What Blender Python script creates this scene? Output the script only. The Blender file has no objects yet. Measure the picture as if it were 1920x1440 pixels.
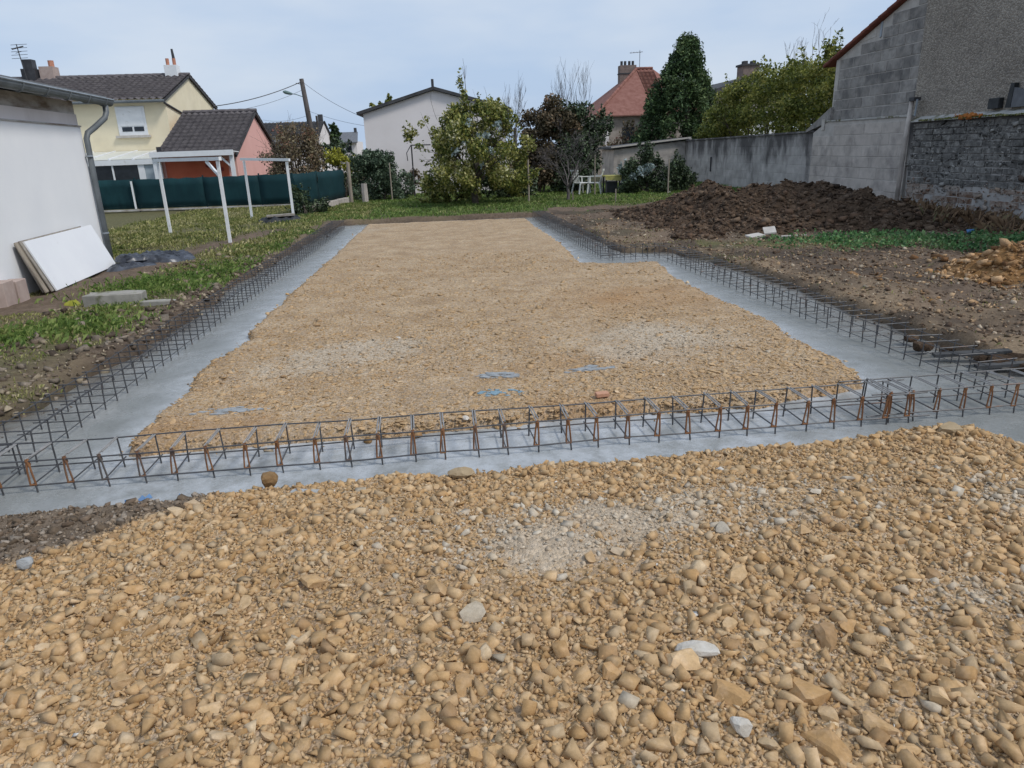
import bpy, bmesh, math, random
import numpy as np
from math import radians as R, sin, cos, pi
from mathutils import Matrix, Vector

random.seed(7)
rng = np.random.default_rng(11)
scene = bpy.context.scene
COL = scene.collection

# ------------------------------------------------------------------ camera, sky, sun, exposure
cam_data = bpy.data.cameras.new('camera')
cam = bpy.data.objects.new('camera', cam_data)
COL.objects.link(cam)
cam_data.sensor_width = 36.0
cam_data.lens = 1330.0 / 1920.0 * 36.0
cam_data.clip_start = 0.05
cam_data.clip_end = 3000.0
cam.matrix_world = (Matrix.Translation((0, 0, 1.8)) @ Matrix.Rotation(R(-4.9), 4, 'Z') @
                    Matrix.Rotation(R(90 - 18.4), 4, 'X') @ Matrix.Rotation(R(-2.0), 4, 'Z'))
scene.camera = cam

SUN_EL, SUN_AZ = 50.0, 122.0            # azimuth clockwise from +Y: sun behind the camera, to the right
world = bpy.data.worlds.new('World')
scene.world = world
world.use_nodes = True
wn = world.node_tree.nodes
wl = world.node_tree.links
wn.clear()
w_out = wn.new('ShaderNodeOutputWorld')
w_bg = wn.new('ShaderNodeBackground')
w_bg.inputs['Strength'].default_value = 0.082
w_sky = wn.new('ShaderNodeTexSky')
w_sky.sky_type = 'NISHITA'
w_sky.sun_disc = False
w_sky.sun_elevation = R(SUN_EL)
w_sky.sun_rotation = R(SUN_AZ)
w_sky.air_density = 1.0
w_sky.dust_density = 2.5
w_sky.ozone_density = 1.0
# an even layer of cloud over the sky, with soft thicker and thinner parts
w_tc = wn.new('ShaderNodeTexCoord')
w_map = wn.new('ShaderNodeMapping')
w_map.inputs['Scale'].default_value = (1.0, 1.0, 3.2)
w_nz = wn.new('ShaderNodeTexNoise')
w_nz.inputs['Scale'].default_value = 2.3
w_nz.inputs['Detail'].default_value = 5.0
w_nz.inputs['Roughness'].default_value = 0.5
w_cr = wn.new('ShaderNodeValToRGB')
w_cr.color_ramp.elements[0].position = 0.40
w_cr.color_ramp.elements[0].color = (4.05, 5.2, 7.0, 1)
w_cr.color_ramp.elements[1].position = 0.62
w_cr.color_ramp.elements[1].color = (5.5, 6.25, 7.35, 1)
w_mix = wn.new('ShaderNodeMixRGB')
w_mix.inputs['Fac'].default_value = 0.88
wl.new(w_tc.outputs['Generated'], w_map.inputs['Vector'])
wl.new(w_map.outputs['Vector'], w_nz.inputs['Vector'])
wl.new(w_nz.outputs['Fac'], w_cr.inputs['Fac'])
wl.new(w_sky.outputs['Color'], w_mix.inputs['Color1'])
wl.new(w_cr.outputs['Color'], w_mix.inputs['Color2'])
wl.new(w_mix.outputs['Color'], w_bg.inputs['Color'])
wl.new(w_bg.outputs['Background'], w_out.inputs['Surface'])

sun_data = bpy.data.lights.new('sun', 'SUN')
sun_data.energy = 1.5
sun_data.angle = R(11)
sun_data.color = (1.0, 0.965, 0.91)
sun = bpy.data.objects.new('sun', sun_data)
COL.objects.link(sun)
sd = Vector((sin(R(SUN_AZ)) * cos(R(SUN_EL)), cos(R(SUN_AZ)) * cos(R(SUN_EL)), sin(R(SUN_EL))))
sun.rotation_euler = sd.to_track_quat('Z', 'Y').to_euler()
sun.location = (5, -10, 30)

scene.view_settings.view_transform = 'Standard'
scene.view_settings.look = 'None'
scene.view_settings.gamma = 1.0
scene.view_settings.use_curve_mapping = False
scene.view_settings.exposure = 0.54
scene.render.engine = 'CYCLES'
scene.cycles.max_bounces = 5
scene.cycles.diffuse_bounces = 3
scene.cycles.glossy_bounces = 2
scene.cycles.transmission_bounces = 3
scene.cycles.transparent_max_bounces = 4
scene.cycles.use_denoising = True

# ------------------------------------------------------------------ helpers
def tag(o, label=None, cat=None, group=None, kind=None):
    if label: o['label'] = label
    if cat: o['category'] = cat
    if group: o['group'] = group
    if kind: o['kind'] = kind
    return o

def thing(name, loc, label, cat, group=None, rotz=0.0, kind=None):
    o = bpy.data.objects.new(name, None)
    COL.objects.link(o)
    o.location = loc
    o.rotation_euler = (0, 0, rotz)
    return tag(o, label, cat, group, kind)

ROOTLOC = {}
def loc_of(o):
    p = Vector((0, 0, 0))
    while o is not None:
        p += o.location
        o = o.parent
    return p

class MB:
    """collects vertices and faces in world coordinates (or in the thing's own when it is turned)"""
    def __init__(s):
        s.v, s.f, s.m = [], [], []
    def add(s, vs, fs, mi=0):
        b = len(s.v)
        s.v += [tuple(p) for p in vs]
        s.f += [tuple(i + b for i in q) for q in fs]
        s.m += [mi] * len(fs)
        return s
    def box(s, x0, x1, y0, y1, z0, z1, mi=0):
        vs = [(x0, y0, z0), (x1, y0, z0), (x1, y1, z0), (x0, y1, z0), (x0, y0, z1), (x1, y0, z1), (x1, y1, z1), (x0, y1, z1)]
        return s.add(vs, [(3, 2, 1, 0), (4, 5, 6, 7), (0, 1, 5, 4), (1, 2, 6, 5), (2, 3, 7, 6), (3, 0, 4, 7)], mi)
    def obox(s, c, ax, ay, az, mi=0):
        """box from centre and three half-axis vectors"""
        c, ax, ay, az = Vector(c), Vector(ax), Vector(ay), Vector(az)
        vs = [c + ax * i + ay * j + az * k for k in (-1, 1) for i, j in ((-1, -1), (1, -1), (1, 1), (-1, 1))]
        return s.add(vs, [(3, 2, 1, 0), (4, 5, 6, 7), (0, 1, 5, 4), (1, 2, 6, 5), (2, 3, 7, 6), (3, 0, 4, 7)], mi)
    def bar(s, a, b, w, h=None, mi=0):
        """square bar between two points"""
        a, b = Vector(a), Vector(b)
        d = b - a
        u = d.cross(Vector((0, 0, 1)))
        if u.length < 1e-5: u = Vector((1, 0, 0))
        u.normalize()
        t = u.cross(d).normalized()
        return s.obox((a + b) / 2, d / 2, u * w / 2, t * (h or w) / 2, mi)
    def tube(s, pts, rad, n=6, mi=0, cap=True):
        pts = [Vector(p) for p in pts]
        rs = rad if isinstance(rad, (list, tuple)) else [rad] * len(pts)
        vs, fs = [], []
        prev = None
        for i, p in enumerate(pts):
            d = (pts[min(i + 1, len(pts) - 1)] - pts[max(i - 1, 0)])
            if d.length < 1e-9: d = Vector((0, 0, 1))
            d.normalize()
            u = prev - d * prev.dot(d) if prev is not None else d.orthogonal()
            if u.length < 1e-6: u = d.orthogonal()
            u.normalize()
            prev = u
            w = d.cross(u)
            for k in range(n):
                a = 2 * pi * k / n
                vs.append(p + (u * cos(a) + w * sin(a)) * rs[i])
        for i in range(len(pts) - 1):
            for k in range(n):
                k2 = (k + 1) % n
                fs.append((i * n + k, i * n + k2, (i + 1) * n + k2, (i + 1) * n + k))
        if cap:
            fs.append(tuple(range(n - 1, -1, -1)))
            fs.append(tuple((len(pts) - 1) * n + k for k in range(n)))
        return s.add(vs, fs, mi)
    def prism(s, poly, d, mi=0):
        """extrude a planar polygon by a vector"""
        n = len(poly)
        d = Vector(d)
        p = [Vector(q) for q in poly]
        vs = p + [q + d for q in p]
        fs = [tuple(range(n - 1, -1, -1)), tuple(range(n, 2 * n))]
        fs += [(i, (i + 1) % n, n + (i + 1) % n, n + i) for i in range(n)]
        return s.add(vs, fs, mi)
    def mesh(s, name, mats, off=None, smooth=False):
        me = bpy.data.meshes.new(name)
        vs = s.v if off is None else [(x - off[0], y - off[1], z - off[2]) for x, y, z in s.v]
        me.from_pydata(vs, [], s.f)
        for m in (mats if isinstance(mats, (list, tuple)) else [mats]):
            me.materials.append(m)
        if any(s.m):
            me.polygons.foreach_set('material_index', s.m)
        if smooth:
            me.polygons.foreach_set('use_smooth', [True] * len(me.polygons))
        bm = bmesh.new(); bm.from_mesh(me); bmesh.ops.recalc_face_normals(bm, faces=bm.faces); bm.to_mesh(me); bm.free()
        me.update()
        return me
    def build(s, name, mats, parent=None, smooth=False, bevel=0.0, kind=None, label=None, local=False):
        off = None
        if parent is not None and not local:
            off = loc_of(parent)
        me = s.mesh(name, mats, off, smooth)
        if bevel:
            bm = bmesh.new(); bm.from_mesh(me)
            bmesh.ops.bevel(bm, geom=bm.edges[:], offset=bevel, segments=1, affect='EDGES', profile=0.7)
            bm.to_mesh(me); bm.free()
        o = bpy.data.objects.new(name, me)
        COL.objects.link(o)
        if parent is not None: o.parent = parent
        return tag(o, label, None, None, kind)

def inst(me, name, parent, loc, rot=(0, 0, 0), scale=(1, 1, 1), color=None):
    o = bpy.data.objects.new(name, me)
    COL.objects.link(o)
    if parent is not None:
        o.parent = parent
        loc = Vector(loc) - loc_of(parent)
    o.location = loc; o.rotation_euler = rot; o.scale = scale
    if color is not None: o.color = (*color, 1)
    return o

def np_mesh(name, V, F, mat, tint=None, parent=None, smooth=False, kind=None, zone=None):
    """triangle or quad mesh straight from arrays; tint: a colour per vertex"""
    me = bpy.data.meshes.new(name)
    V = np.asarray(V, dtype=np.float32); F = np.asarray(F, dtype=np.int32)
    k = F.shape[1]
    if parent is not None:
        V = V - np.array(loc_of(parent), dtype=np.float32)
    me.vertices.add(len(V)); me.vertices.foreach_set('co', V.ravel())
    me.loops.add(F.size); me.loops.foreach_set('vertex_index', F.ravel())
    me.polygons.add(len(F)); me.polygons.foreach_set('loop_start', np.arange(0, F.size, k, dtype=np.int32))
    me.materials.append(mat)
    if smooth: me.polygons.foreach_set('use_smooth', np.ones(len(F), dtype=bool))
    me.update(calc_edges=True)
    for nm, arr in (('tint', tint), ('zone', zone)):
        if arr is not None:
            at = me.attributes.new(nm, 'FLOAT_COLOR', 'POINT')
            a = np.ones((len(V), 4), dtype=np.float32); a[:, :3] = arr
            at.data.foreach_set('color', a.ravel())
    o = bpy.data.objects.new(name, me)
    COL.objects.link(o)
    if parent is not None: o.parent = parent
    if kind: o['kind'] = kind
    return o

# value noise
def _hash(ix, iy, seed):
    n = (ix.astype(np.int64) * 374761393 + iy.astype(np.int64) * 668265263 + seed * 974634777) & 0x7fffffff
    n = ((n ^ (n >> 13)) * 1274126177) & 0x7fffffff
    n = n ^ (n >> 16)
    return (n & 0xffff) / 65535.0
def vnoise(x, y, seed=0):
    x = np.asarray(x, float); y = np.asarray(y, float)
    ix, iy = np.floor(x), np.floor(y)
    fx, fy = x - ix, y - iy
    fx = fx * fx * (3 - 2 * fx); fy = fy * fy * (3 - 2 * fy)
    a = _hash(ix, iy, seed); b = _hash(ix + 1, iy, seed); c = _hash(ix, iy + 1, seed); d = _hash(ix + 1, iy + 1, seed)
    return (a * (1 - fx) + b * fx) * (1 - fy) + (c * (1 - fx) + d * fx) * fy
def fbm(x, y, f, oct=4, seed=0, gain=0.5):
    s, a, t = 0, 1.0, 0
    for i in range(oct):
        s = s + a * (vnoise(x * f, y * f, seed + i) - 0.5); t += a; a *= gain; f *= 2.03
    return s / t * 2
def sstep(a, b, x):
    t = np.clip((x - a) / (b - a), 0, 1)
    return t * t * (3 - 2 * t)
def poly_sd(px, py, poly):
    """signed distance, positive inside"""
    px = np.asarray(px, float); py = np.asarray(py, float)
    d = np.full(px.shape, 1e9); ins = np.zeros(px.shape, bool)
    n = len(poly)
    for i in range(n):
        x0, y0 = poly[i]; x1, y1 = poly[(i + 1) % n]
        ex, ey = x1 - x0, y1 - y0
        t = np.clip(((px - x0) * ex + (py - y0) * ey) / (ex * ex + ey * ey + 1e-12), 0, 1)
        d = np.minimum(d, np.hypot(px - x0 - t * ex, py - y0 - t * ey))
        cond = (y0 > py) != (y1 > py)
        xi = ex * (py - y0) / (ey if abs(ey) > 1e-12 else 1e-12) + x0
        ins ^= cond & (px < xi)
    return np.where(ins, d, -d)

# ------------------------------------------------------------------ materials
def srgb(r, g, b):
    f = lambda c: (c / 255 / 12.92) if c / 255 <= 0.04045 else ((c / 255 + 0.055) / 1.055) ** 2.4
    return (f(r), f(g), f(b))

class NT:
    def __init__(s, name):
        s.m = bpy.data.materials.new(name); s.m.use_nodes = True
        s.n = s.m.node_tree.nodes; s.l = s.m.node_tree.links
        s.n.clear()
        s.out = s.n.new('ShaderNodeOutputMaterial')
        s.b = s.n.new('ShaderNodeBsdfPrincipled')
        s.l.new(s.b.outputs[0], s.out.inputs['Surface'])
        s.pos = None
    def node(s, t, **kw):
        n = s.n.new(t)
        for k, v in kw.items(): setattr(n, k, v)
        return n
    def link(s, a, b): s.l.new(a, b)
    def position(s):
        if s.pos is None: s.pos = s.node('ShaderNodeNewGeometry')
        return s.pos.outputs['Position']
    def noise(s, scale, detail=4, rough=0.55, stretch=None, dist=0.0):
        n = s.node('ShaderNodeTexNoise')
        n.inputs['Scale'].default_value = scale; n.inputs['Detail'].default_value = detail
        n.inputs['Roughness'].default_value = rough; n.inputs['Distortion'].default_value = dist
        v = s.position()
        if stretch:
            mp = s.node('ShaderNodeMapping'); mp.inputs['Scale'].default_value = stretch
            s.link(v, mp.inputs['Vector']); v = mp.outputs['Vector']
        s.link(v, n.inputs['Vector'])
        return n.outputs['Fac']
    def voronoi(s, scale, feature='F1', rand=1.0):
        n = s.node('ShaderNodeTexVoronoi', feature=feature)
        n.inputs['Scale'].default_value = scale
        n.inputs['Randomness'].default_value = rand
        s.link(s.position(), n.inputs['Vector'])
        return n
    def ramp(s, fac, stops):
        n = s.node('ShaderNodeValToRGB')
        e = n.color_ramp.elements
        while len(e) < len(stops): e.new(0.5)
        for el, (p, c) in zip(e, stops):
            el.position = p; el.color = (*c, 1) if len(c) == 3 else c
        s.link(fac, n.inputs['Fac'])
        return n.outputs['Color']
    def mapr(s, v, a, b, c, d):
        n = s.node('ShaderNodeMapRange'); n.clamp = True
        for i, x in zip(('From Min', 'From Max', 'To Min', 'To Max'), (a, b, c, d)): n.inputs[i].default_value = x
        s.link(v, n.inputs['Value'])
        return n.outputs['Result']
    def mix(s, fac, c1, c2, mode='MIX'):
        n = s.node('ShaderNodeMixRGB', blend_type=mode)
        for i, c in (('Fac', fac), ('Color1', c1), ('Color2', c2)):
            if isinstance(c, (int, float)): n.inputs[i].default_value = c
            elif isinstance(c, tuple): n.inputs[i].default_value = (*c, 1)
            else: s.link(c, n.inputs[i])
        return n.outputs['Color']
    def math(s, op, a, b=0.0):
        n = s.node('ShaderNodeMath', operation=op)
        for i, c in ((0, a), (1, b)):
            if isinstance(c, (int, float)): n.inputs[i].default_value = c
            else: s.link(c, n.inputs[i])
        return n.outputs[0]
    def hsv(s, col, h=0.5, sat=1.0, v=1.0):
        n = s.node('ShaderNodeHueSaturation')
        for i, c in (('Hue', h), ('Saturation', sat), ('Value', v)):
            if isinstance(c, (int, float)): n.inputs[i].default_value = c
            else: s.link(c, n.inputs[i])
        if isinstance(col, tuple): n.inputs['Color'].default_value = (*col, 1)
        else: s.link(col, n.inputs['Color'])
        return n.outputs['Color']
    def bump(s, h, strength=0.3, dist=0.01, normal=None):
        n = s.node('ShaderNodeBump')
        n.inputs['Strength'].default_value = strength; n.inputs['Distance'].default_value = dist
        s.link(h, n.inputs['Height'])
        if normal is not None: s.link(normal, n.inputs['Normal'])
        return n.outputs['Normal']
    def fin(s, col, rough=0.85, nrm=None, spec=0.3, metal=0.0):
        if isinstance(col, tuple): s.b.inputs['Base Color'].default_value = (*col, 1)
        else: s.link(col, s.b.inputs['Base Color'])
        if isinstance(rough, (int, float)): s.b.inputs['Roughness'].default_value = rough
        else: s.link(rough, s.b.inputs['Roughness'])
        s.b.inputs['Specular IOR Level'].default_value = spec
        s.b.inputs['Metallic'].default_value = metal
        if nrm is not None: s.link(nrm, s.b.inputs['Normal'])
        return s.m

def mat_basic(name, c1, c2, scale=3.0, rough=0.85, bump=0.2, bscale=60, spec=0.3, metal=0.0, stretch=None, objvar=0.0, islvar=0.0, dirt=None, dscale=1.5, dlo=0.52, dhi=0.7, dstretch=None, bdist=0.01, dz=None):
    t = NT(name)
    col = t.ramp(t.noise(scale, 6, 0.6, stretch), [(0.32, c1), (0.68, c2)])
    if dirt:
        dm = t.noise(dscale, 7, 0.62, dstretch)
        if dz:          # run-off stain: thickest under the coping
            sx = t.node('ShaderNodeSeparateXYZ'); t.link(t.position(), sx.inputs[0])
            dm = t.math('ADD', dm, t.mapr(sx.outputs['Z'], dz[0], dz[1], -dz[2], dz[2]))
        col = t.mix(t.mapr(dm, dlo, dhi, 0, 1), col, dirt)
    if objvar:
        oi = t.node('ShaderNodeObjectInfo')
        col = t.hsv(col, v=t.mapr(oi.outputs['Random'], 0, 1, 1 - objvar, 1 + objvar))
    if islvar:
        g = t.node('ShaderNodeNewGeometry')
        col = t.hsv(col, v=t.mapr(g.outputs['Random Per Island'], 0, 1, 1 - islvar, 1 + islvar))
    nrm = t.bump(t.noise(bscale, 5, 0.65), bump, bdist) if bump else None
    return t.fin(col, rough, nrm, spec, metal)

def mat_leaf(name, cols, var=0.35, rough=0.55, trans=0.25, cl=1.2):
    """foliage: each leaf its own tone, and larger patches of the crown lean towards one tone or another"""
    t = NT(name)
    g = t.node('ShaderNodeNewGeometry')
    n = len(cols)
    fac = t.math('ADD', t.math('MULTIPLY', g.outputs['Random Per Island'], 0.55), t.math('MULTIPLY', t.mapr(t.noise(cl, 3), 0.3, 0.7, 0, 1), 0.45))
    col = t.ramp(fac, [(0.08 + 0.84 * i / max(1, n - 1), c) for i, c in enumerate(cols)])
    gain = 1.0 if ('grass' in name or 'lawn' in name or 'weed' in name or 'fern' in name) else 1.35
    col = t.hsv(col, v=t.mapr(g.outputs['Random Per Island'], 0, 1, (1 - var) * gain, (1 + var) * gain))
    t.fin(col, rough, None, 0.3)
    tr = t.node('ShaderNodeBsdfTranslucent')
    t.link(col, tr.inputs['Color'])
    mx = t.node('ShaderNodeMixShader'); mx.inputs[0].default_value = trans
    t.link(t.b.outputs[0], mx.inputs[1]); t.link(tr.outputs[0], mx.inputs[2])
    t.link(mx.outputs[0], t.out.inputs['Surface'])
    return t.m

def stone_mat(name, use_obj):
    t = NT(name)
    if use_obj:
        col = t.node('ShaderNodeObjectInfo').outputs['Color']
    else:
        a = t.node('ShaderNodeAttribute'); a.attribute_name = 'tint'
        col = a.outputs['Color']
    col = t.hsv(col, v=t.mapr(t.noise(45, 6, 0.7), 0.25, 0.75, 0.78, 1.22))
    dust = t.mapr(t.noise(22, 5, 0.65), 0.46, 0.66, 0, 0.6)
    col = t.mix(dust, col, t.hsv(col, sat=0.85, v=1.25))
    h = t.math('ADD', t.noise(120, 6, 0.7), t.math('MULTIPLY', t.noise(35, 4), 0.8))
    return t.fin(col, 0.92, t.bump(h, 0.45 if use_obj else 0.22, 0.004), 0.2)

M = {}
M['stone'] = stone_mat('limestone_piece', True)
M['gravel'] = stone_mat('limestone_gravel', False)

def make_gravel_ground(name, sat=1.0):
    """fine crushed limestone under and between the stones; zone red = brown mud, green = pale, blue = ochre"""
    t = NT(name)
    a = t.node('ShaderNodeAttribute'); a.attribute_name = 'zone'
    sep = t.node('ShaderNodeSeparateColor'); t.link(a.outputs['Color'], sep.inputs[0])
    v1 = t.voronoi(55); v2 = t.voronoi(120)
    col = t.ramp(t.noise(2.2, 7, 0.65), [(0.3, (0.315, 0.203, 0.105)), (0.5, (0.410, 0.278, 0.153)), (0.72, (0.485, 0.350, 0.208))])
    sx = t.node('ShaderNodeSeparateColor'); t.link(v1.outputs['Color'], sx.inputs[0])
    col = t.hsv(col, v=t.mapr(sx.outputs[0], 0, 1, 0.72, 1.28), sat=t.mapr(sx.outputs[1], 0, 1, 0.75, 1.1))
    sx2 = t.node('ShaderNodeSeparateColor'); t.link(v2.outputs['Color'], sx2.inputs[0])
    col = t.hsv(col, v=t.mapr(sx2.outputs[0], 0, 1, 0.82, 1.18))
    if sat != 1.0: col = t.hsv(col, sat=sat)
    pm = t.mapr(t.math('ADD', sep.outputs[1], t.math('MULTIPLY', t.math('SUBTRACT', t.noise(16, 6, 0.75), 0.5), 1.5)), 0.3, 0.75, 0, 0.7)
    col = t.mix(t.math('MULTIPLY', pm, t.mapr(sep.outputs[1], 0.03, 0.2, 0, 1)), col, t.hsv((0.50, 0.425, 0.33), v=t.mapr(sx.outputs[0], 0, 1, 0.75, 1.2)))
    col = t.mix(t.math('MULTIPLY', sep.outputs[2], 0.7), col, (0.36, 0.19, 0.075))
    col = t.mix(sep.outputs[0], col, t.ramp(t.noise(9, 6, 0.7), [(0.3, (0.11, 0.080, 0.055)), (0.7, (0.215, 0.165, 0.12))]))
    h = t.math('ADD', t.math('MULTIPLY', v1.outputs['Distance'], -1.0), t.math('MULTIPLY', v2.outputs['Distance'], -0.5))
    nrm = t.bump(t.noise(260, 4, 0.7), 0.35, 0.004, t.bump(h, 0.6, 0.016))
    return t.fin(col, 0.93, nrm, 0.2)
M['gravel_ground'] = make_gravel_ground('crushed_limestone')
M['pad_ground'] = make_gravel_ground('compacted_limestone', 0.95)

def make_earth():
    """trodden soil with grass; zone red = grass, green = dark wet mud, blue = tan gravel spill"""
    t = NT('earth')
    a = t.node('ShaderNodeAttribute'); a.attribute_name = 'zone'
    sep = t.node('ShaderNodeSeparateColor'); t.link(a.outputs['Color'], sep.inputs[0])
    n1 = t.noise(1.3, 8, 0.68); n2 = t.noise(14, 7, 0.7)
    soil = t.ramp(n2, [(0.3, (0.085, 0.060, 0.042)), (0.55, (0.155, 0.112, 0.080)), (0.75, (0.25, 0.188, 0.132))])
    soil = t.hsv(soil, v=t.mapr(n1, 0.3, 0.7, 0.75, 1.25))
    grass = t.ramp(t.noise(20, 6, 0.7), [(0.3, (0.065, 0.060, 0.030)), (0.55, (0.130, 0.125, 0.055)), (0.75, (0.260, 0.215, 0.125))])
    mud = t.ramp(n2, [(0.3, (0.040, 0.030, 0.023)), (0.7, (0.095, 0.073, 0.056))])
    tan = t.ramp(t.noise(26, 6, 0.75), [(0.3, (0.17, 0.115, 0.068)), (0.7, (0.38, 0.285, 0.185))])
    col = t.mix(sep.outputs[2], soil, tan)
    col = t.mix(sep.outputs[1], col, mud)
    gm = t.math('MULTIPLY', sep.outputs[0], t.mapr(n2, 0.3, 0.55, 0.55, 1))
    col = t.mix(gm, col, grass)
    v = t.voronoi(28)
    nrm = t.bump(t.noise(60, 6, 0.75), 0.7, 0.02, t.bump(v.outputs['Distance'], 0.3, 0.02))
    return t.fin(col, 0.9, nrm, 0.2)
M['earth'] = make_earth()

def make_concrete_wet():
    t = NT('wet_concrete')
    n = t.noise(1.9, 7, 0.65, dist=0.4)
    col = t.ramp(n, [(0.28, (0.165, 0.170, 0.160)), (0.5, (0.235, 0.242, 0.232)), (0.72, (0.33, 0.335, 0.325))])
    col = t.hsv(col, v=t.mapr(t.noise(40, 6, 0.7), 0.25, 0.75, 0.88, 1.12))
    spots = t.mapr(t.noise(90, 3, 0.6), 0.63, 0.72, 0, 0.55)
    col = t.mix(spots, col, (0.16, 0.16, 0.155))
    a = t.node('ShaderNodeAttribute'); a.attribute_name = 'zone'
    sep = t.node('ShaderNodeSeparateColor'); t.link(a.outputs['Color'], sep.inputs[0])
    edge = t.math('MULTIPLY', sep.outputs[0], t.mapr(t.noise(6, 6, 0.7), 0.35, 0.6, 0.2, 1))
    col = t.mix(edge, col, (0.115, 0.098, 0.08))
    laitance_and_sky_sheen = t.math('MULTIPLY', sep.outputs[1], t.mapr(t.noise(5, 5, 0.65), 0.38, 0.62, 0.2, 1))
    col = t.mix(laitance_and_sky_sheen, col, (0.47, 0.49, 0.51))  # laitance along the pad rim; on the front strip, sky reflection put into the colour
    rough = t.mapr(n, 0.35, 0.62, 0.42, 0.14)
    nrm = t.bump(t.noise(90, 5, 0.75), 0.45, 0.004, t.bump(t.noise(9, 6, 0.65, dist=0.6), 0.4, 0.02))
    return t.fin(col, rough, nrm, 0.5)
M['concrete'] = make_concrete_wet()

def make_soil_heap(name, c0, c1, c2):
    t = NT(name)
    n = t.noise(9, 8, 0.72)
    col = t.ramp(n, [(0.3, c0), (0.52, c1), (0.78, c2)])
    col = t.hsv(col, v=t.mapr(t.noise(1.4, 4), 0.3, 0.7, 0.75, 1.3))
    nrm = t.bump(t.noise(40, 6, 0.75), 0.9, 0.03, t.bump(t.voronoi(11).outputs['Distance'], 0.5, 0.06))
    return t.fin(col, 0.95, nrm, 0.15)
M['dark_soil'] = make_soil_heap('dark_soil', (0.038, 0.024, 0.015), (0.088, 0.058, 0.038), (0.185, 0.132, 0.090))
M['clay'] = make_soil_heap('ochre_clay', (0.12, 0.060, 0.022), (0.27, 0.148, 0.060), (0.45, 0.285, 0.15))
def tinted(name, rough=0.9, bump=0.6):
    t = NT(name)
    a = t.node('ShaderNodeAttribute'); a.attribute_name = 'tint'
    col = t.hsv(a.outputs['Color'], v=t.mapr(t.noise(50, 5, 0.7), 0.25, 0.75, 0.7, 1.3))
    return t.fin(col, rough, t.bump(t.noise(60, 5, 0.7), bump, 0.012), 0.2)
M['clod'] = tinted('soil_clod')

M['grass'] = mat_leaf('grass_blades', [(0.105, 0.145, 0.034), (0.185, 0.215, 0.056), (0.30, 0.285, 0.105), (0.43, 0.38, 0.21)], 0.35, 0.6, 0.3, 1.1)
M['lawn'] = mat_leaf('lawn_blades', [(0.065, 0.120, 0.026), (0.110, 0.190, 0.040), (0.175, 0.245, 0.060), (0.28, 0.29, 0.11)], 0.3, 0.6, 0.3, 0.8)
M['weed'] = mat_leaf('weed_leaves', [(0.035, 0.110, 0.040), (0.070, 0.185, 0.058), (0.13, 0.25, 0.09), (0.25, 0.32, 0.15)], 0.3, 0.5, 0.3, 1.5)
M['fern'] = mat_leaf('dry_fern', [(0.06, 0.035, 0.02), (0.14, 0.085, 0.045), (0.25, 0.165, 0.10), (0.10, 0.11, 0.05)], 0.3, 0.8, 0.2)
M['apple_leaf'] = mat_leaf('apple_leaves', [(0.030, 0.052, 0.014), (0.075, 0.105, 0.022), (0.150, 0.165, 0.038), (0.26, 0.24, 0.07), (0.48, 0.46, 0.32)], 0.35, 0.5, 0.28, 1.3)
M['ivy_leaf'] = mat_leaf('yellow_green_leaves', [(0.040, 0.062, 0.014), (0.090, 0.112, 0.022), (0.165, 0.175, 0.038), (0.27, 0.24, 0.07)], 0.3, 0.5, 0.28, 1.2)
M['conifer_leaf'] = mat_leaf('conifer_sprays', [(0.014, 0.028, 0.011), (0.030, 0.056, 0.020), (0.058, 0.094, 0.034), (0.11, 0.14, 0.055)], 0.35, 0.6, 0.12, 1.0)
M['olive_leaf'] = mat_leaf('grey_green_leaves', [(0.016, 0.030, 0.018), (0.040, 0.066, 0.038), (0.085, 0.12, 0.075), (0.15, 0.19, 0.13)], 0.3, 0.55, 0.2, 1.6)
M['dark_leaf'] = mat_leaf('evergreen_leaves', [(0.012, 0.020, 0.012), (0.028, 0.044, 0.022), (0.055, 0.078, 0.038), (0.11, 0.14, 0.08)], 0.3, 0.45, 0.15, 1.8)
M['pale_leaf'] = mat_leaf('silver_leaves', [(0.10, 0.13, 0.12), (0.20, 0.25, 0.24), (0.36, 0.41, 0.42)], 0.25, 0.6, 0.2, 1.6)
M['copper_leaf'] = mat_leaf('copper_leaves', [(0.035, 0.036, 0.022), (0.075, 0.060, 0.036), (0.115, 0.090, 0.052), (0.17, 0.105, 0.066)], 0.35, 0.6, 0.2, 1.2)
M['rust_leaf'] = mat_leaf('autumn_leaves', [(0.095, 0.070, 0.052), (0.15, 0.115, 0.078), (0.17, 0.145, 0.080), (0.17, 0.068, 0.052)], 0.35, 0.6, 0.25, 1.3)
M['yellow_leaf'] = mat_leaf('yellow_leaves', [(0.12, 0.14, 0.02), (0.28, 0.28, 0.04), (0.42, 0.40, 0.08)], 0.3, 0.5, 0.3)
M['bark'] = mat_basic('bark', (0.050, 0.042, 0.034), (0.13, 0.11, 0.09), 18, 0.9, 0.6, 60, 0.15)
M['twig'] = mat_basic('twig_bark', (0.085, 0.074, 0.070), (0.17, 0.152, 0.146), 12, 0.9, 0.2, 60, 0.15)

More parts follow.
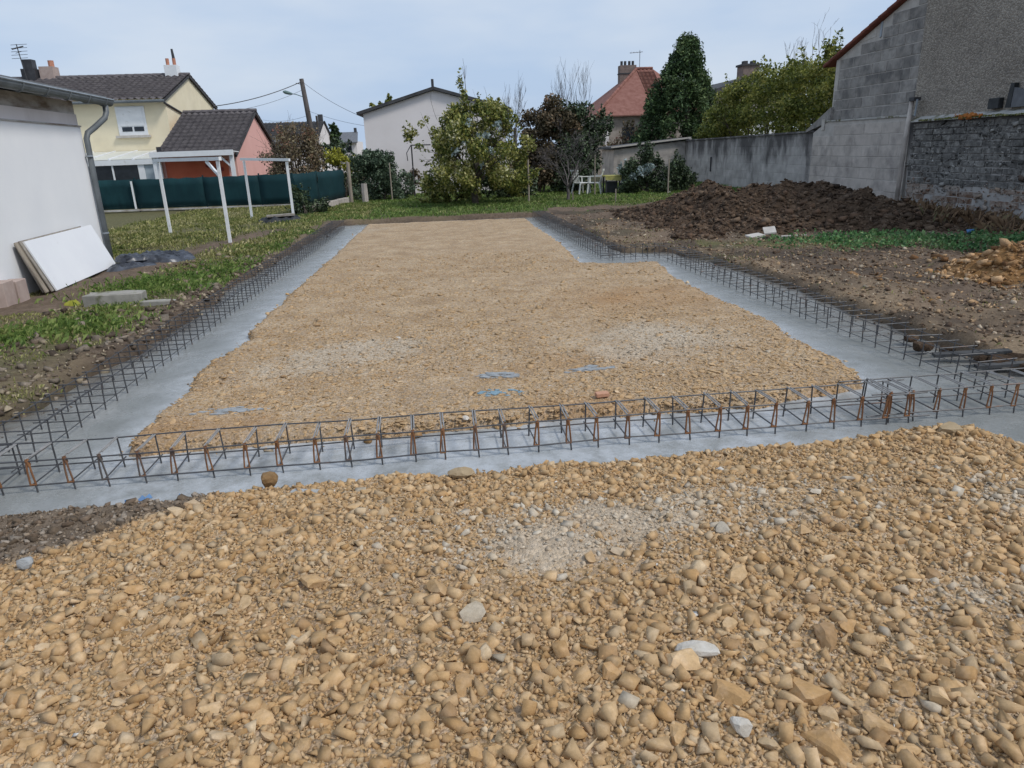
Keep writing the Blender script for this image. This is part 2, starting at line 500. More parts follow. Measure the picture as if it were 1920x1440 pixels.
M['render_white'] = mat_basic('white_render', (0.80, 0.81, 0.83), (0.86, 0.865, 0.875), 0.8, 0.85, 0.12, 90, 0.2, dirt=(0.58, 0.575, 0.565), dscale=1.6, dlo=0.56, dhi=0.80, dstretch=(1, 1, 0.3), dz=(0.9, 0.0, 0.09))
M['frieze'] = mat_basic('bare_frieze', (0.42, 0.40, 0.38), (0.62, 0.60, 0.58), 1.5, 0.9, 0.2, 50, 0.2, dirt=(0.21, 0.165, 0.13), dscale=2.2, dlo=0.42, dhi=0.66, dstretch=(1, 0.6, 2.5))
M['zinc'] = mat_basic('painted_zinc', (0.095, 0.108, 0.118), (0.150, 0.168, 0.180), 3, 0.5, 0.05, 60, 0.5)
M['zinc_edge'] = mat_basic('weathered_zinc', (0.22, 0.25, 0.28), (0.32, 0.36, 0.40), 5, 0.45, 0.05, 60, 0.5)
M['roof_sheet'] = mat_basic('roof_felt', (0.16, 0.17, 0.18), (0.24, 0.25, 0.26), 3, 0.9, 0.2, 60, 0.2)
M['white_paint'] = mat_basic('white_paint', (0.74, 0.76, 0.77), (0.82, 0.83, 0.84), 3, 0.5, 0.06, 40, 0.4, dirt=(0.50, 0.50, 0.47), dscale=5, dlo=0.6, dhi=0.8)
M['white_board'] = mat_basic('white_board', (0.76, 0.77, 0.80), (0.82, 0.83, 0.85), 1.2, 0.45, 0.04, 30, 0.4, dirt=(0.58, 0.58, 0.58), dscale=2.5, dlo=0.64, dhi=0.8)
M['board_edge'] = mat_basic('grey_board', (0.20, 0.175, 0.15), (0.36, 0.33, 0.29), 8, 0.85, 0.3, 40, 0.2)
M['pink_block'] = mat_basic('pinkish_block', (0.38, 0.29, 0.255), (0.48, 0.385, 0.34), 6, 0.9, 0.5, 80, 0.2)
M['plastic_black'] = mat_basic('dark_plastic_sheet', (0.012, 0.014, 0.020), (0.085, 0.095, 0.12), 4, 0.35, 0.3, 18, 0.5)
M['cream'] = mat_basic('cream_render', (0.77, 0.68, 0.48), (0.83, 0.74, 0.54), 1.2, 0.9, 0.15, 60, 0.2, dirt=(0.68, 0.60, 0.44), dscale=0.9, dlo=0.55, dhi=0.8)
M['pink'] = mat_basic('pink_render', (0.72, 0.40, 0.35), (0.78, 0.45, 0.40), 1.2, 0.9, 0.15, 60, 0.2)
M['redwall'] = mat_basic('red_orange_render', (0.50, 0.125, 0.070), (0.58, 0.165, 0.095), 1.5, 0.9, 0.15, 60, 0.2)
M['pale_render'] = mat_basic('pale_pinkish_render', (0.72, 0.67, 0.655), (0.79, 0.74, 0.73), 0.7, 0.92, 0.15, 40, 0.15, dirt=(0.60, 0.55, 0.53), dscale=0.8, dlo=0.5, dhi=0.8, dstretch=(1, 1, 0.3))
M['tile_brown'] = mat_basic('brown_roof_tiles', (0.085, 0.076, 0.080), (0.165, 0.148, 0.150), 5, 0.85, 0.25, 40, 0.2, islvar=0.25, dirt=(0.20, 0.18, 0.165), dscale=7, dlo=0.56, dhi=0.75)
M['tile_red'] = mat_basic('red_roof_tiles', (0.185, 0.078, 0.060), (0.27, 0.135, 0.108), 4, 0.85, 0.25, 40, 0.2, objvar=0.15, islvar=0.25)
M['tile_verge'] = mat_basic('dark_red_verge_tiles', (0.15, 0.052, 0.038), (0.25, 0.095, 0.072), 4, 0.85, 0.25, 40, 0.2, objvar=0.2)
M['roof_dark'] = mat_basic('dark_roofing', (0.045, 0.045, 0.048), (0.085, 0.085, 0.09), 4, 0.8, 0.2, 40, 0.25)
M['roof_grey'] = mat_basic('grey_slate', (0.105, 0.11, 0.12), (0.17, 0.175, 0.19), 6, 0.8, 0.2, 40, 0.25)
M['stone_wall'] = mat_basic('old_stone_render', (0.30, 0.25, 0.21), (0.44, 0.39, 0.34), 3, 0.95, 0.5, 20, 0.15, dirt=(0.18, 0.155, 0.135), dscale=2, dlo=0.5, dhi=0.7)
M['chimney_brick'] = mat_basic('chimney_brick', (0.16, 0.125, 0.11), (0.26, 0.20, 0.175), 6, 0.9, 0.3, 40, 0.2)
M['terracotta'] = mat_basic('terracotta', (0.40, 0.17, 0.11), (0.52, 0.25, 0.17), 5, 0.85, 0.2, 40, 0.2)
M['glass_dark'] = mat_basic('dark_window_glass', (0.012, 0.016, 0.022), (0.03, 0.036, 0.045), 2, 0.12, 0.0, 10, 0.5)
M['glass_pale'] = mat_basic('curtained_glass', (0.28, 0.34, 0.38), (0.42, 0.48, 0.52), 3, 0.3, 0.0, 10, 0.5)
M['roof_glass'] = mat_basic('veranda_roof_sheet', (0.60, 0.60, 0.54), (0.70, 0.70, 0.63), 2, 0.35, 0.0, 10, 0.5)
M['net'] = mat_basic('green_windbreak_net', (0.005, 0.027, 0.033), (0.009, 0.040, 0.047), 1.2, 0.75, 0.15, 120, 0.2, dirt=(0.014, 0.060, 0.066), dscale=2.0, dlo=0.52, dhi=0.75, dstretch=(1, 1, 0.2))
M['steel'] = mat_basic('rebar_steel', (0.048, 0.049, 0.053), (0.10, 0.10, 0.105), 14, 0.5, 0.15, 160, 0.5, metal=0.25, dirt=(0.15, 0.07, 0.038), dscale=5, dlo=0.60, dhi=0.72)
M['rust'] = mat_basic('rusty_steel', (0.15, 0.062, 0.026), (0.27, 0.13, 0.060), 12, 0.8, 0.3, 120, 0.25, dirt=(0.10, 0.088, 0.082), dscale=2.0, dlo=0.5, dhi=0.62)
M['steel_highlight'] = mat_basic('rebar_highlight', (0.22, 0.21, 0.20), (0.36, 0.345, 0.33), 14, 0.5, 0.1, 160, 0.5, metal=0.2)  # lighter copy of the rebar steel: highlight painted on the stirrups' top legs
M['weathered_wood'] = mat_basic('weathered_wood', (0.24, 0.20, 0.16), (0.38, 0.33, 0.27), 10, 0.9, 0.4, 50, 0.15, stretch=(1, 1, 0.2))
M['pole_wood'] = mat_basic('tarred_pole', (0.065, 0.058, 0.055), (0.125, 0.112, 0.105), 8, 0.9, 0.3, 50, 0.15, stretch=(1, 1, 0.2))
M['block_grey'] = mat_basic('concrete_block', (0.235, 0.220, 0.205), (0.36, 0.338, 0.315), 4, 0.95, 0.6, 50, 0.15, objvar=0.14, dirt=(0.14, 0.135, 0.132), dscale=2.6, dlo=0.46, dhi=0.68)
M['block_light'] = mat_basic('pale_concrete_block', (0.43, 0.388, 0.350), (0.54, 0.490, 0.445), 3, 0.95, 0.5, 50, 0.15, objvar=0.08, dirt=(0.27, 0.245, 0.228), dscale=2.2, dlo=0.46, dhi=0.72)
M['block_old'] = mat_basic('stained_block', (0.34, 0.322, 0.305), (0.50, 0.475, 0.455), 3, 0.95, 0.5, 40, 0.15, objvar=0.08, dirt=(0.115, 0.108, 0.106), dscale=1.6, dlo=0.42, dhi=0.64, dstretch=(1, 1, 0.45), dz=(0.5, 1.9, 0.16))
M['block_black'] = mat_basic('blackened_block', (0.085, 0.082, 0.078), (0.21, 0.203, 0.19), 9, 0.95, 0.9, 30, 0.15, objvar=0.22, dirt=(0.30, 0.29, 0.27), dscale=7, dlo=0.48, dhi=0.66, bdist=0.03)
M['block_brown'] = mat_basic('eroded_block', (0.27, 0.225, 0.19), (0.42, 0.37, 0.33), 6, 0.95, 0.9, 30, 0.15, objvar=0.14, dirt=(0.17, 0.10, 0.065), dscale=3.5, dlo=0.48, dhi=0.66, bdist=0.03)
M['mortar'] = mat_basic('grey_mortar', (0.40, 0.375, 0.345), (0.52, 0.485, 0.45), 5, 0.95, 0.5, 50, 0.15)
M['mortar_old'] = mat_basic('stained_mortar', (0.32, 0.305, 0.29), (0.46, 0.44, 0.42), 3, 0.95, 0.5, 40, 0.15, dirt=(0.105, 0.10, 0.098), dscale=1.6, dlo=0.42, dhi=0.64, dstretch=(1, 1, 0.45), dz=(0.5, 1.9, 0.16))
M['mortar_dark'] = mat_basic('dark_mortar', (0.045, 0.045, 0.047), (0.10, 0.10, 0.10), 5, 0.95, 0.5, 50, 0.15)
M['coping'] = mat_basic('lichened_coping', (0.36, 0.355, 0.335), (0.50, 0.485, 0.46), 4, 0.95, 0.5, 50, 0.15, dirt=(0.12, 0.115, 0.05), dscale=3, dlo=0.52, dhi=0.62)
M['lichen'] = mat_basic('orange_lichen', (0.42, 0.13, 0.035), (0.50, 0.22, 0.07), 30, 0.95, 0.6, 80, 0.1)
def make_pebbledash():
    t = NT('pebble_dash')
    v = t.voronoi(26)
    sx = t.node('ShaderNodeSeparateColor'); t.link(v.outputs['Color'], sx.inputs[0])
    col = t.ramp(t.noise(0.9, 6, 0.65), [(0.3, (0.255, 0.225, 0.192)), (0.7, (0.345, 0.307, 0.262))])
    col = t.hsv(col, v=t.mapr(sx.outputs[0], 0, 1, 0.72, 1.28))
    col = t.mix(t.mapr(t.noise(5, 5, 0.7), 0.55, 0.75, 0, 0.5), col, (0.135, 0.13, 0.125))
    nrm = t.bump(t.math('MULTIPLY', v.outputs['Distance'], -1.0), 0.8, 0.03, t.bump(t.noise(70, 5, 0.7), 0.5, 0.01))
    return t.fin(col, 0.95, nrm, 0.15)
M['pebble_dash'] = make_pebbledash()
M['slab'] = mat_basic('mossy_slab', (0.26, 0.25, 0.225), (0.37, 0.35, 0.315), 7, 0.95, 0.5, 60, 0.15, dirt=(0.12, 0.125, 0.06), dscale=5, dlo=0.55, dhi=0.7)
M['plaster_piece'] = mat_basic('broken_plaster', (0.42, 0.39, 0.355), (0.54, 0.51, 0.47), 7, 0.9, 0.3, 60, 0.2)
M['pale_stone'] = mat_basic('pale_limestone', (0.46, 0.41, 0.34), (0.60, 0.56, 0.50), 16, 0.9, 0.5, 80, 0.2)
M['brick_piece'] = mat_basic('salmon_brick', (0.46, 0.24, 0.15), (0.54, 0.31, 0.21), 12, 0.9, 0.3, 60, 0.2)
M['blue_plastic'] = mat_basic('blue_plastic', (0.035, 0.12, 0.28), (0.07, 0.19, 0.38), 9, 0.5, 0.2, 30, 0.4)
M['splash'] = mat_basic('cement_splash', (0.250, 0.265, 0.272), (0.36, 0.375, 0.385), 20, 0.8, 0.5, 80, 0.25)
M['blue_splash'] = mat_basic('bluish_cement_splash', (0.160, 0.265, 0.33), (0.25, 0.34, 0.39), 20, 0.8, 0.5, 80, 0.25)
M['plastic_white'] = mat_basic('white_plastic', (0.60, 0.61, 0.58), (0.72, 0.72, 0.69), 4, 0.45, 0.05, 40, 0.4, dirt=(0.38, 0.38, 0.33), dscale=6, dlo=0.55, dhi=0.75)
M['yellow_cloth'] = mat_basic('yellow_cover', (0.30, 0.28, 0.08), (0.42, 0.39, 0.14), 5, 0.7, 0.2, 20, 0.3)
M['dark_metal'] = mat_basic('dark_metal', (0.03, 0.03, 0.034), (0.06, 0.06, 0.065), 6, 0.5, 0.1, 40, 0.4)
M['lamp_green'] = mat_basic('grey_green_lamp', (0.10, 0.17, 0.165), (0.15, 0.22, 0.21), 6, 0.5, 0.1, 40, 0.4)
M['tarp'] = mat_basic('dark_tarpaulin', (0.012, 0.014, 0.016), (0.035, 0.037, 0.040), 6, 0.5, 0.3, 14, 0.4)
M['ornament_red'] = mat_basic('dark_red_metal', (0.20, 0.018, 0.014), (0.28, 0.03, 0.022), 6, 0.5, 0.1, 40, 0.4)
M['gravelly_stone'] = mat_basic('dusty_stone', (0.30, 0.22, 0.13), (0.42, 0.32, 0.20), 14, 0.92, 0.6, 90, 0.2)
M['clod_brown'] = mat_basic('damp_clod', (0.17, 0.10, 0.045), (0.29, 0.18, 0.085), 14, 0.92, 0.8, 60, 0.2)
M['grey_stone'] = mat_basic('grey_cement_lump', (0.30, 0.31, 0.31), (0.42, 0.43, 0.43), 14, 0.92, 0.6, 90, 0.2)

# ------------------------------------------------------------------ ground shapes
OUT_L = [(-3.35, 3.6), (-3.27, 4.6), (-3.22, 5.0), (-3.19, 5.38), (-3.11, 5.61), (-3.06, 6.24), (-3.08, 6.84), (-2.95, 7.31), (-2.92, 9.0), (-2.99, 11.18), (-2.9, 13.47), (-2.78, 16.39), (-2.66, 18.65), (-2.6, 20.15)]
OUT_R = [(2.5, 20.25), (2.71, 17.66), (2.91, 14.66), (2.97, 12.6), (3.7, 12.45), (3.95, 11.4), (4.0, 10.6), (4.15, 9.52), (4.2, 8.48), (4.15, 7.21), (4.18, 6.34), (4.25, 5.7), (4.3, 5.04), (4.6, 4.9), (6.4, 4.85)]
OUT_L = [(x - 0.17, y) for x, y in OUT_L]
OUT_R = [(x + (0.22 if 4.95 < y < 12 else 0.10), y) for x, y in OUT_R]
EXC = [(-6.0, -4.0), (-6.0, 3.3), (-3.6, 3.45)] + OUT_L + OUT_R + [(7.0, 4.6), (7.0, -4.0)]
PAD = ([(-2.25, 4.52), (-2.3, 4.96), (-2.3, 5.47), (-2.24, 5.72), (-2.32, 6.09), (-2.34, 6.5), (-2.17, 7.33), (-2.27, 7.81), (-2.24, 9.95), (-2.21, 10.77), (-2.15, 15.15), (-2.1, 19.6)] +
       [(2.26, 19.55), (2.23, 17.08), (2.31, 15.87), (2.34, 13.94), (2.28, 12.43), (2.24, 11.49), (2.91, 11.18), (3.44, 11.2)] +
       [(3.42, 11.11), (3.28, 9.64), (3.29, 8.45), (3.36, 7.64), (3.42, 6.83), (3.32, 6.51), (3.33, 5.91), (3.33, 5.48), (3.23, 4.91)] +
       [(2.75, 4.78), (2.29, 4.66), (1.82, 4.65), (1.12, 4.65), (0.34, 4.61), (-0.21, 4.58), (-0.78, 4.54), (-1.51, 4.53), (-1.85, 4.5)])
FX = [-6, -3.4, -2.49, -2.14, -1.77, -1.39, -1.01, -0.5, 0.0, 0.44, 1.42, 1.93, 2.31, 2.81, 3.15, 3.28, 3.34, 3.6, 7]
FY = [3.55, 3.68, 3.75, 3.77, 3.76, 3.82, 3.84, 3.85, 3.87, 3.88, 3.90, 3.93, 3.92, 3.94, 3.93, 3.78, 3.60, 3.36, 3.26]
ZC = -0.07                                   # level of the concrete

def ground_h(x, y):
    h = 0.035 * fbm(x, y, 0.5, 4, 3) + (0.05 + 0.06 * (x > 3)) * fbm(x, y, 2.3, 4, 5) * np.clip(1.2 - np.abs(y - 10) / 30, 0.2, 1)
    d = -poly_sd(x, y, EXC) + 0.09 * fbm(x, y, 3.0, 3, 21)
    bank = sstep(-0.06, 0.13, d)
    lip = np.exp(-((d - 0.22) / 0.16) ** 2) * (0.05 + 0.06 * fbm(x, y, 1.7, 3, 8))
    h = h + lip + 0.04 * sstep(0.1, 0.6, d)
    h = h - 0.08 * sstep(-5.2, -6.5, x) * (y < 16)
    return -0.36 * (1 - bank) + h * bank

def pad_h(x, y):
    s = poly_sd(x, y, PAD) + 0.05 * fbm(x, y, 4.0, 3, 31)
    e = sstep(-0.05, 0.10, s)
    return -0.34 * (1 - e) + e * (0.004 + 0.022 * fbm(x, y, 0.45, 3, 41) + 0.012 * fbm(x, y, 5.0, 4, 42))

def front_h(x, y):
    s = np.interp(x, FX, FY) - y + 0.06 * fbm(x, y, 3.5, 3, 51)
    e = sstep(-0.06, 0.16, s)
    rise = 0.035 + 0.10 * sstep(0.05, 1.1, s) * sstep(-2.4, -1.0, x + (y - 3.0) * -0.7)
    mound = 0.05 * np.exp(-((x - 2.9) / 0.5) ** 2 - ((y - 3.72) / 0.25) ** 2)
    return -0.34 * (1 - e) + e * (rise + mound + 0.028 * fbm(x, y, 0.9, 3, 52) + 0.018 * fbm(x, y, 6.0, 4, 53))

def mud_zone(x, y):                           # grey dirt at the left front corner
    line = 3.08 + (x + 2.1) * 0.70
    return sstep(-0.08, 0.12, y - line + 0.12 * fbm(x, y, 3.0, 3, 61)) * sstep(-1.05, -1.5, x)

def pale_zone(x, y):
    z = np.exp(-(((x - 0.38) / 0.62) ** 2 + ((y - 2.85) / 0.33) ** 2) ** 2) + 0.75 * np.exp(-(((x - 1.45) / 0.6) ** 2 + ((y - 2.95) / 0.3) ** 2) ** 2)
    z = z + 0.8 * np.exp(-(((x - 1.75) / 0.35) ** 2 + ((y - 2.1) / 0.12) ** 2)) + 0.5 * np.exp(-(((x - 2.6) / 0.4) ** 2 + ((y - 2.7) / 0.4) ** 2))
    return np.clip(z * (0.75 + 0.9 * fbm(x, y, 3, 3, 71)), 0, 1)

def pad_pale(x, y):
    z = np.exp(-(((x - 1.9) / 0.95) ** 2 + ((y - 6.4) / 0.8) ** 2) ** 2) + np.exp(-(((x + 0.75) / 0.75) ** 2 + ((y - 6.7) / 0.4) ** 2) ** 2) + 0.6 * np.exp(-(((x + 0.2) / 1.3) ** 2 + ((y - 6.2) / 0.35) ** 2) ** 2)
    z = z + 0.45 * np.exp(-(((x + 1.5) / 0.5) ** 2 + ((y - 6.2) / 0.5) ** 2) ** 2) + 0.55 * sstep(12, 18, y) * (0.5 + 0.8 * fbm(x, y, 0.5, 2, 72)) + 0.35 * np.exp(-((y - 10.3) / 0.35) ** 2 - ((x + 0.1) / 0.9) ** 2)
    return np.clip(z * (0.7 + 0.8 * fbm(x, y, 2, 4, 73)), 0, 1)

def pad_ochre(x, y):
    z = np.exp(-(((x - 2.35) / 0.9) ** 2 + ((y - 8.4) / 0.7) ** 2)) + 0.6 * np.exp(-((y - 4.8) / 0.25) ** 2) * (fbm(x, y, 1.2, 2, 75) > -0.1) + 0.35 * np.exp(-(((x - 0.9) / 1.0) ** 2 + ((y - 5.9) / 0.3) ** 2))
    return np.clip(z * (0.7 + 0.6 * fbm(x, y, 2, 3, 76)), 0, 1)

def grid_mesh(name, xs, ys, hf, mat, zonef=None, zmin=None, parent=None):
    X, Y = np.meshgrid(xs, ys)
    Z = hf(X, Y)
    V = np.stack([X, Y, Z], -1).reshape(-1, 3)
    nx, ny = len(xs), len(ys)
    i = np.arange(nx * ny).reshape(ny, nx)
    F = np.stack([i[:-1, :-1], i[:-1, 1:], i[1:, 1:], i[1:, :-1]], -1).reshape(-1, 4)
    if zmin is not None:
        F = F[(V[F][:, :, 2] > zmin).any(1)]
        used = np.unique(F); remap = np.full(len(V), -1); remap[used] = np.arange(len(used))
        V = V[used]; F = remap[F]
    zone = np.stack(zonef(V[:, 0], V[:, 1]), -1) if zonef else None
    return np_mesh(name, V, F, mat, zone=zone, smooth=True, parent=parent)

def spaced(a, b, d): return np.arange(a, b + 1e-6, d)

def path_zone(x, y):      # bare trodden strip beside the garage
    return np.exp(-((x + 5.45) / 0.75) ** 4) * sstep(15.2, 14.0, y) + 0.9 * np.exp(-((x + 4.9 - (y - 15.5) * 0.25) / 0.45) ** 2) * sstep(14, 15, y) * sstep(19.5, 18, y)

def ground_zone(x, y):
    n = fbm(x, y, 0.9, 4, 81)
    d = -poly_sd(x, y, EXC)
    left = (x < 0)
    g = np.zeros_like(x)
    gl = sstep(0.25, 0.75, d + 0.35 * n) * (1 - np.clip(path_zone(x, y) * 1.3, 0, 1)) * sstep(4.5, 8.5, y + 1.6 * n)
    gl = np.maximum(gl, 0.8 * sstep(0.12, 0.55, d + 0.4 * n) * (y < 9.2) * (0.45 + 0.75 * sstep(-0.15, 0.35, fbm(x, y, 1.6, 3, 83))))
    back = sstep(20.3, 20.9, y + 0.3 * n)
    gr = sstep(0.25, -0.35, np.abs(y - (12.0 - (x - 6.5) * 0.32)) - 0.75 - 0.5 * n) * (x > 4.6) * (x < 12)
    gr = np.maximum(gr, 0.4 * sstep(0.1, 0.5, n) * sstep(3, 4, x) * sstep(9, 12, y))
    g = np.where(left, gl, gr)
    g = np.where(y > 20.0, np.maximum(g, back * np.where(x > 3.0, sstep(21.3, 22.4, y + 0.5 * n + (x - 4) * -0.15), 1)), g)
    g = np.where((np.abs(x) > 14) | (y > 34) | (y < -4), 0.85, g)
    mud = np.exp(-((d - 0.02) / 0.16) ** 2) * (0.75 + 0.5 * n)
    mud = np.maximum(mud, 0.85 * sstep(0.2, 0.55, n + 0.25) * sstep(12.5, 15, y) * (x > 2.5) * (x < 12))
    mud = np.maximum(mud, 0.85 * sstep(-0.05, 0.35, fbm(x, y, 1.1, 5, 84)) * (x > 3.5) * (y < 13.5))
    tan = np.where(x > 3.0, sstep(1.2, 0.1, d + 0.7 * n) * (y < 12) * 0.8 + 0.5 * sstep(0.1, 0.5, n) * (y < 9), 0.5 * sstep(0.9, 0.2, d) * sstep(-0.1, 0.4, n))
    tan = np.maximum(tan, 0.9 * np.exp(-(((x - 3.6) / 0.6) ** 2 + ((y - 15) / 1.8) ** 2)) * (x > 2.9))
    return np.clip(g, 0, 1), np.clip(mud, 0, 1), np.clip(tan, 0, 1)

gx = np.concatenate([[-900, -400, -180, -90, -50, -30, -22, -17, -14, -12, -11], spaced(-10, -6.6, 0.3), spaced(-6.4, -2.2, 0.075), spaced(-1.9, 1.9, 0.3), spaced(2.1, 5.2, 0.075), spaced(5.35, 12.2, 0.15), [12.5, 13, 14, 16, 19, 24, 32, 50, 90, 180, 400, 900]])
gy = np.concatenate([[-900, -300, -100, -40, -18, -10, -6], spaced(-4, 3.0, 0.4), spaced(3.2, 9.0, 0.085), spaced(9.12, 14, 0.13), spaced(14.2, 22, 0.2), spaced(22.4, 36, 0.4), [37, 38, 40, 43, 47, 52, 60, 75, 100, 150, 250, 450, 900, 1600]])
ground = grid_mesh('ground', gx, gy, ground_h, M['earth'], ground_zone)
ground['kind'] = 'structure'

pad = grid_mesh('gravel_pad', spaced(-2.55, 3.7, 0.05), spaced(4.25, 19.85, 0.055), pad_h, M['pad_ground'],
                lambda x, y: (0 * x, pad_pale(x, y), pad_ochre(x, y)), zmin=-0.3)
pad['kind'] = 'structure'
front = grid_mesh('gravel_ground', np.concatenate([spaced(-6, -3.4, 0.2), spaced(-3.35, 4.2, 0.028), spaced(4.3, 7, 0.2)]), np.concatenate([spaced(-4, 0.8, 0.3), spaced(0.9, 4.0, 0.028)]), front_h, M['gravel_ground'],
                  lambda x, y: (mud_zone(x, y), pale_zone(x, y), 0.25 * np.clip(fbm(x, y, 0.8, 3, 91) + 0.2, 0, 1)), zmin=-0.3)
front['kind'] = 'structure'

# wet concrete poured in the trench
fx0 = spaced(-6, 6.8, 0.07); fy0 = spaced(3.0, 20.4, 0.07)
footing = grid_mesh('concrete_footing', fx0, fy0, lambda x, y: ZC + 0.006 * fbm(x, y, 1.1, 3, 95) + 0.006 * fbm(x, y, 5, 3, 96), M['concrete'],
                    lambda x, y: (np.clip(0.95 * np.exp(-np.clip(poly_sd(x, y, EXC) + 0.1 * fbm(x, y, 2.2, 3, 97), 0, 9) / 0.16), 0, 1), np.clip(0.85 * np.exp(-np.clip(-poly_sd(x, y, PAD) + 0.05 * fbm(x, y, 3, 3, 98), 0, 9) / 0.12) + 0.8 * sstep(4.95, 4.7, y) * sstep(3.0, 1.8, np.abs(x - 0.2)), 0, 1), 0 * x))  # green zone: pad rim, plus the front strip that gets the painted sky sheen
# keep only the faces that lie in the trench
bm = bmesh.new(); bm.from_mesh(footing.data)
cx = np.array([f.calc_center_median()[:2] for f in bm.faces])
keep = (poly_sd(cx[:, 0], cx[:, 1], EXC) > -0.3) & (poly_sd(cx[:, 0], cx[:, 1], PAD) < 0.3) & (np.interp(cx[:, 0], FX, FY) - cx[:, 1] < 0.35)
bm.faces.ensure_lookup_table()
bmesh.ops.delete(bm, geom=[bm.faces[i] for i in np.where(~keep)[0]], context='FACES')
bm.to_mesh(footing.data); bm.free()
footing['kind'] = 'structure'

# ------------------------------------------------------------------ stones
def ico(sub):
    bm = bmesh.new(); bmesh.ops.create_icosphere(bm, subdivisions=sub, radius=1.0)
    V = np.array([v.co[:] for v in bm.verts]); F = np.array([[v.index for v in f.verts] for f in bm.faces])
    bm.free(); return V, F
ICO1, ICO2 = ico(1), ico(2)
def rock(base, r, planes=9, lo=0.5, hi=0.9):
    V, F = base
    V = np.sign(V) * np.abs(V) ** 0.7
    V = V * (1 + 0.18 * (r.random((len(V), 1)) - 0.5))
    for _ in range(planes):
        n = r.normal(size=3); n /= np.linalg.norm(n)
        d = r.uniform(lo, hi)
        p = V @ n
        V = V - np.outer(np.clip(p - d, 0, None), n)
    V = V * (1 + 0.07 * (r.random((len(V), 1)) - 0.5))
    V = V / np.abs(V).max(0)
    return V, F
def hull_rock(r, n=9):
    bm = bmesh.new()
    for p in r.uniform(-1, 1, size=(n, 3)):
        p = p / max(1.0, np.linalg.norm(p) / 1.25)
        bm.verts.new(p)
    res = bmesh.ops.convex_hull(bm, input=bm.verts[:])
    bmesh.ops.delete(bm, geom=list({g for g in list(res['geom_interior']) + list(res['geom_unused']) if isinstance(g, bmesh.types.BMVert)}), context='VERTS')
    bm.verts.index_update()
    V = np.array([v.co[:] for v in bm.verts]); F = np.array([[v.index for v in f.verts] for f in bm.faces])
    V = (V - (V.max(0) + V.min(0)) / 2) / ((V.max(0) - V.min(0)) / 2)
    bm.free(); return V, F
def block_rock(r):
    bm = bmesh.new()
    drop = r.integers(0, 8)
    for k in range(8):
        c = np.array([1 if k & 1 else -1, 1 if k & 2 else -1, 1 if k & 4 else -1], float)
        c *= r.uniform(0.74, 1.0, 3)
        if k == drop: c *= r.uniform(0.2, 0.6)
        bm.verts.new(c)
    if r.random() < 0.5: bm.verts.new(np.array((1.25 * r.choice((-1, 1)), r.uniform(-0.5, 0.5), r.uniform(-0.4, 0.4))))
    res = bmesh.ops.convex_hull(bm, input=bm.verts[:])
    bmesh.ops.delete(bm, geom=list({g for g in list(res['geom_interior']) + list(res['geom_unused']) if isinstance(g, bmesh.types.BMVert)}), context='VERTS')
    bm.verts.index_update()
    V = np.array([v.co[:] for v in bm.verts]); F = np.array([[v.index for v in f.verts] for f in bm.faces])
    V = (V - (V.max(0) + V.min(0)) / 2) / ((V.max(0) - V.min(0)) / 2)
    bm.free(); return V, F
BIG = [rock(ICO2, rng, rng.integers(9, 14), 0.45, 0.85) for _ in range(24)]
MID = [block_rock(rng) for _ in range(26)] + [hull_rock(rng, 6) for _ in range(22)] + [hull_rock(rng, 8) for _ in range(10)]
SML = [block_rock(rng) for _ in range(16)] + [hull_rock(rng, 6) for _ in range(22)]

def euler_mats(a, tx, ty):
    """Rz(a) @ tilt"""
    ca, sa, cx_, sx_, cy_, sy_ = np.cos(a), np.sin(a), np.cos(tx), np.sin(tx), np.cos(ty), np.sin(ty)
    Rm = np.empty((len(a), 3, 3))
    # Rz * Rx * Ry
    Rm[:, 0, 0] = ca * cy_ - sa * sx_ * sy_; Rm[:, 0, 1] = -sa * cx_; Rm[:, 0, 2] = ca * sy_ + sa * sx_ * cy_
    Rm[:, 1, 0] = sa * cy_ + ca * sx_ * sy_; Rm[:, 1, 1] = ca * cx_; Rm[:, 1, 2] = sa * sy_ - ca * sx_ * cy_
    Rm[:, 2, 0] = -cx_ * sy_; Rm[:, 2, 1] = sx_; Rm[:, 2, 2] = cx_ * cy_
    return Rm

def scatter(templates, P, S, A, TX, TY, C):
    """one joined mesh of stones: P centre, S three half sizes, C colour"""
    Vs, Fs, Ts, off = [], [], [], 0
    which = rng.integers(0, len(templates), len(P))
    Rm = euler_mats(A, TX, TY)
    for k, (V, F) in enumerate(templates):
        idx = np.where(which == k)[0]
        if not len(idx): continue
        v = V[None] * S[idx][:, None, :]
        v = np.einsum('nij,nvj->nvi', Rm[idx], v) + P[idx][:, None, :]
        f = F[None] + (off + np.arange(len(idx)) * len(V))[:, None, None]
        Vs.append(v.reshape(-1, 3)); Fs.append(f.reshape(-1, 3)); Ts.append(np.repeat(C[idx], len(V), 0))
        off += len(idx) * len(V)
    return np.concatenate(Vs), np.concatenate(Fs), np.concatenate(Ts)

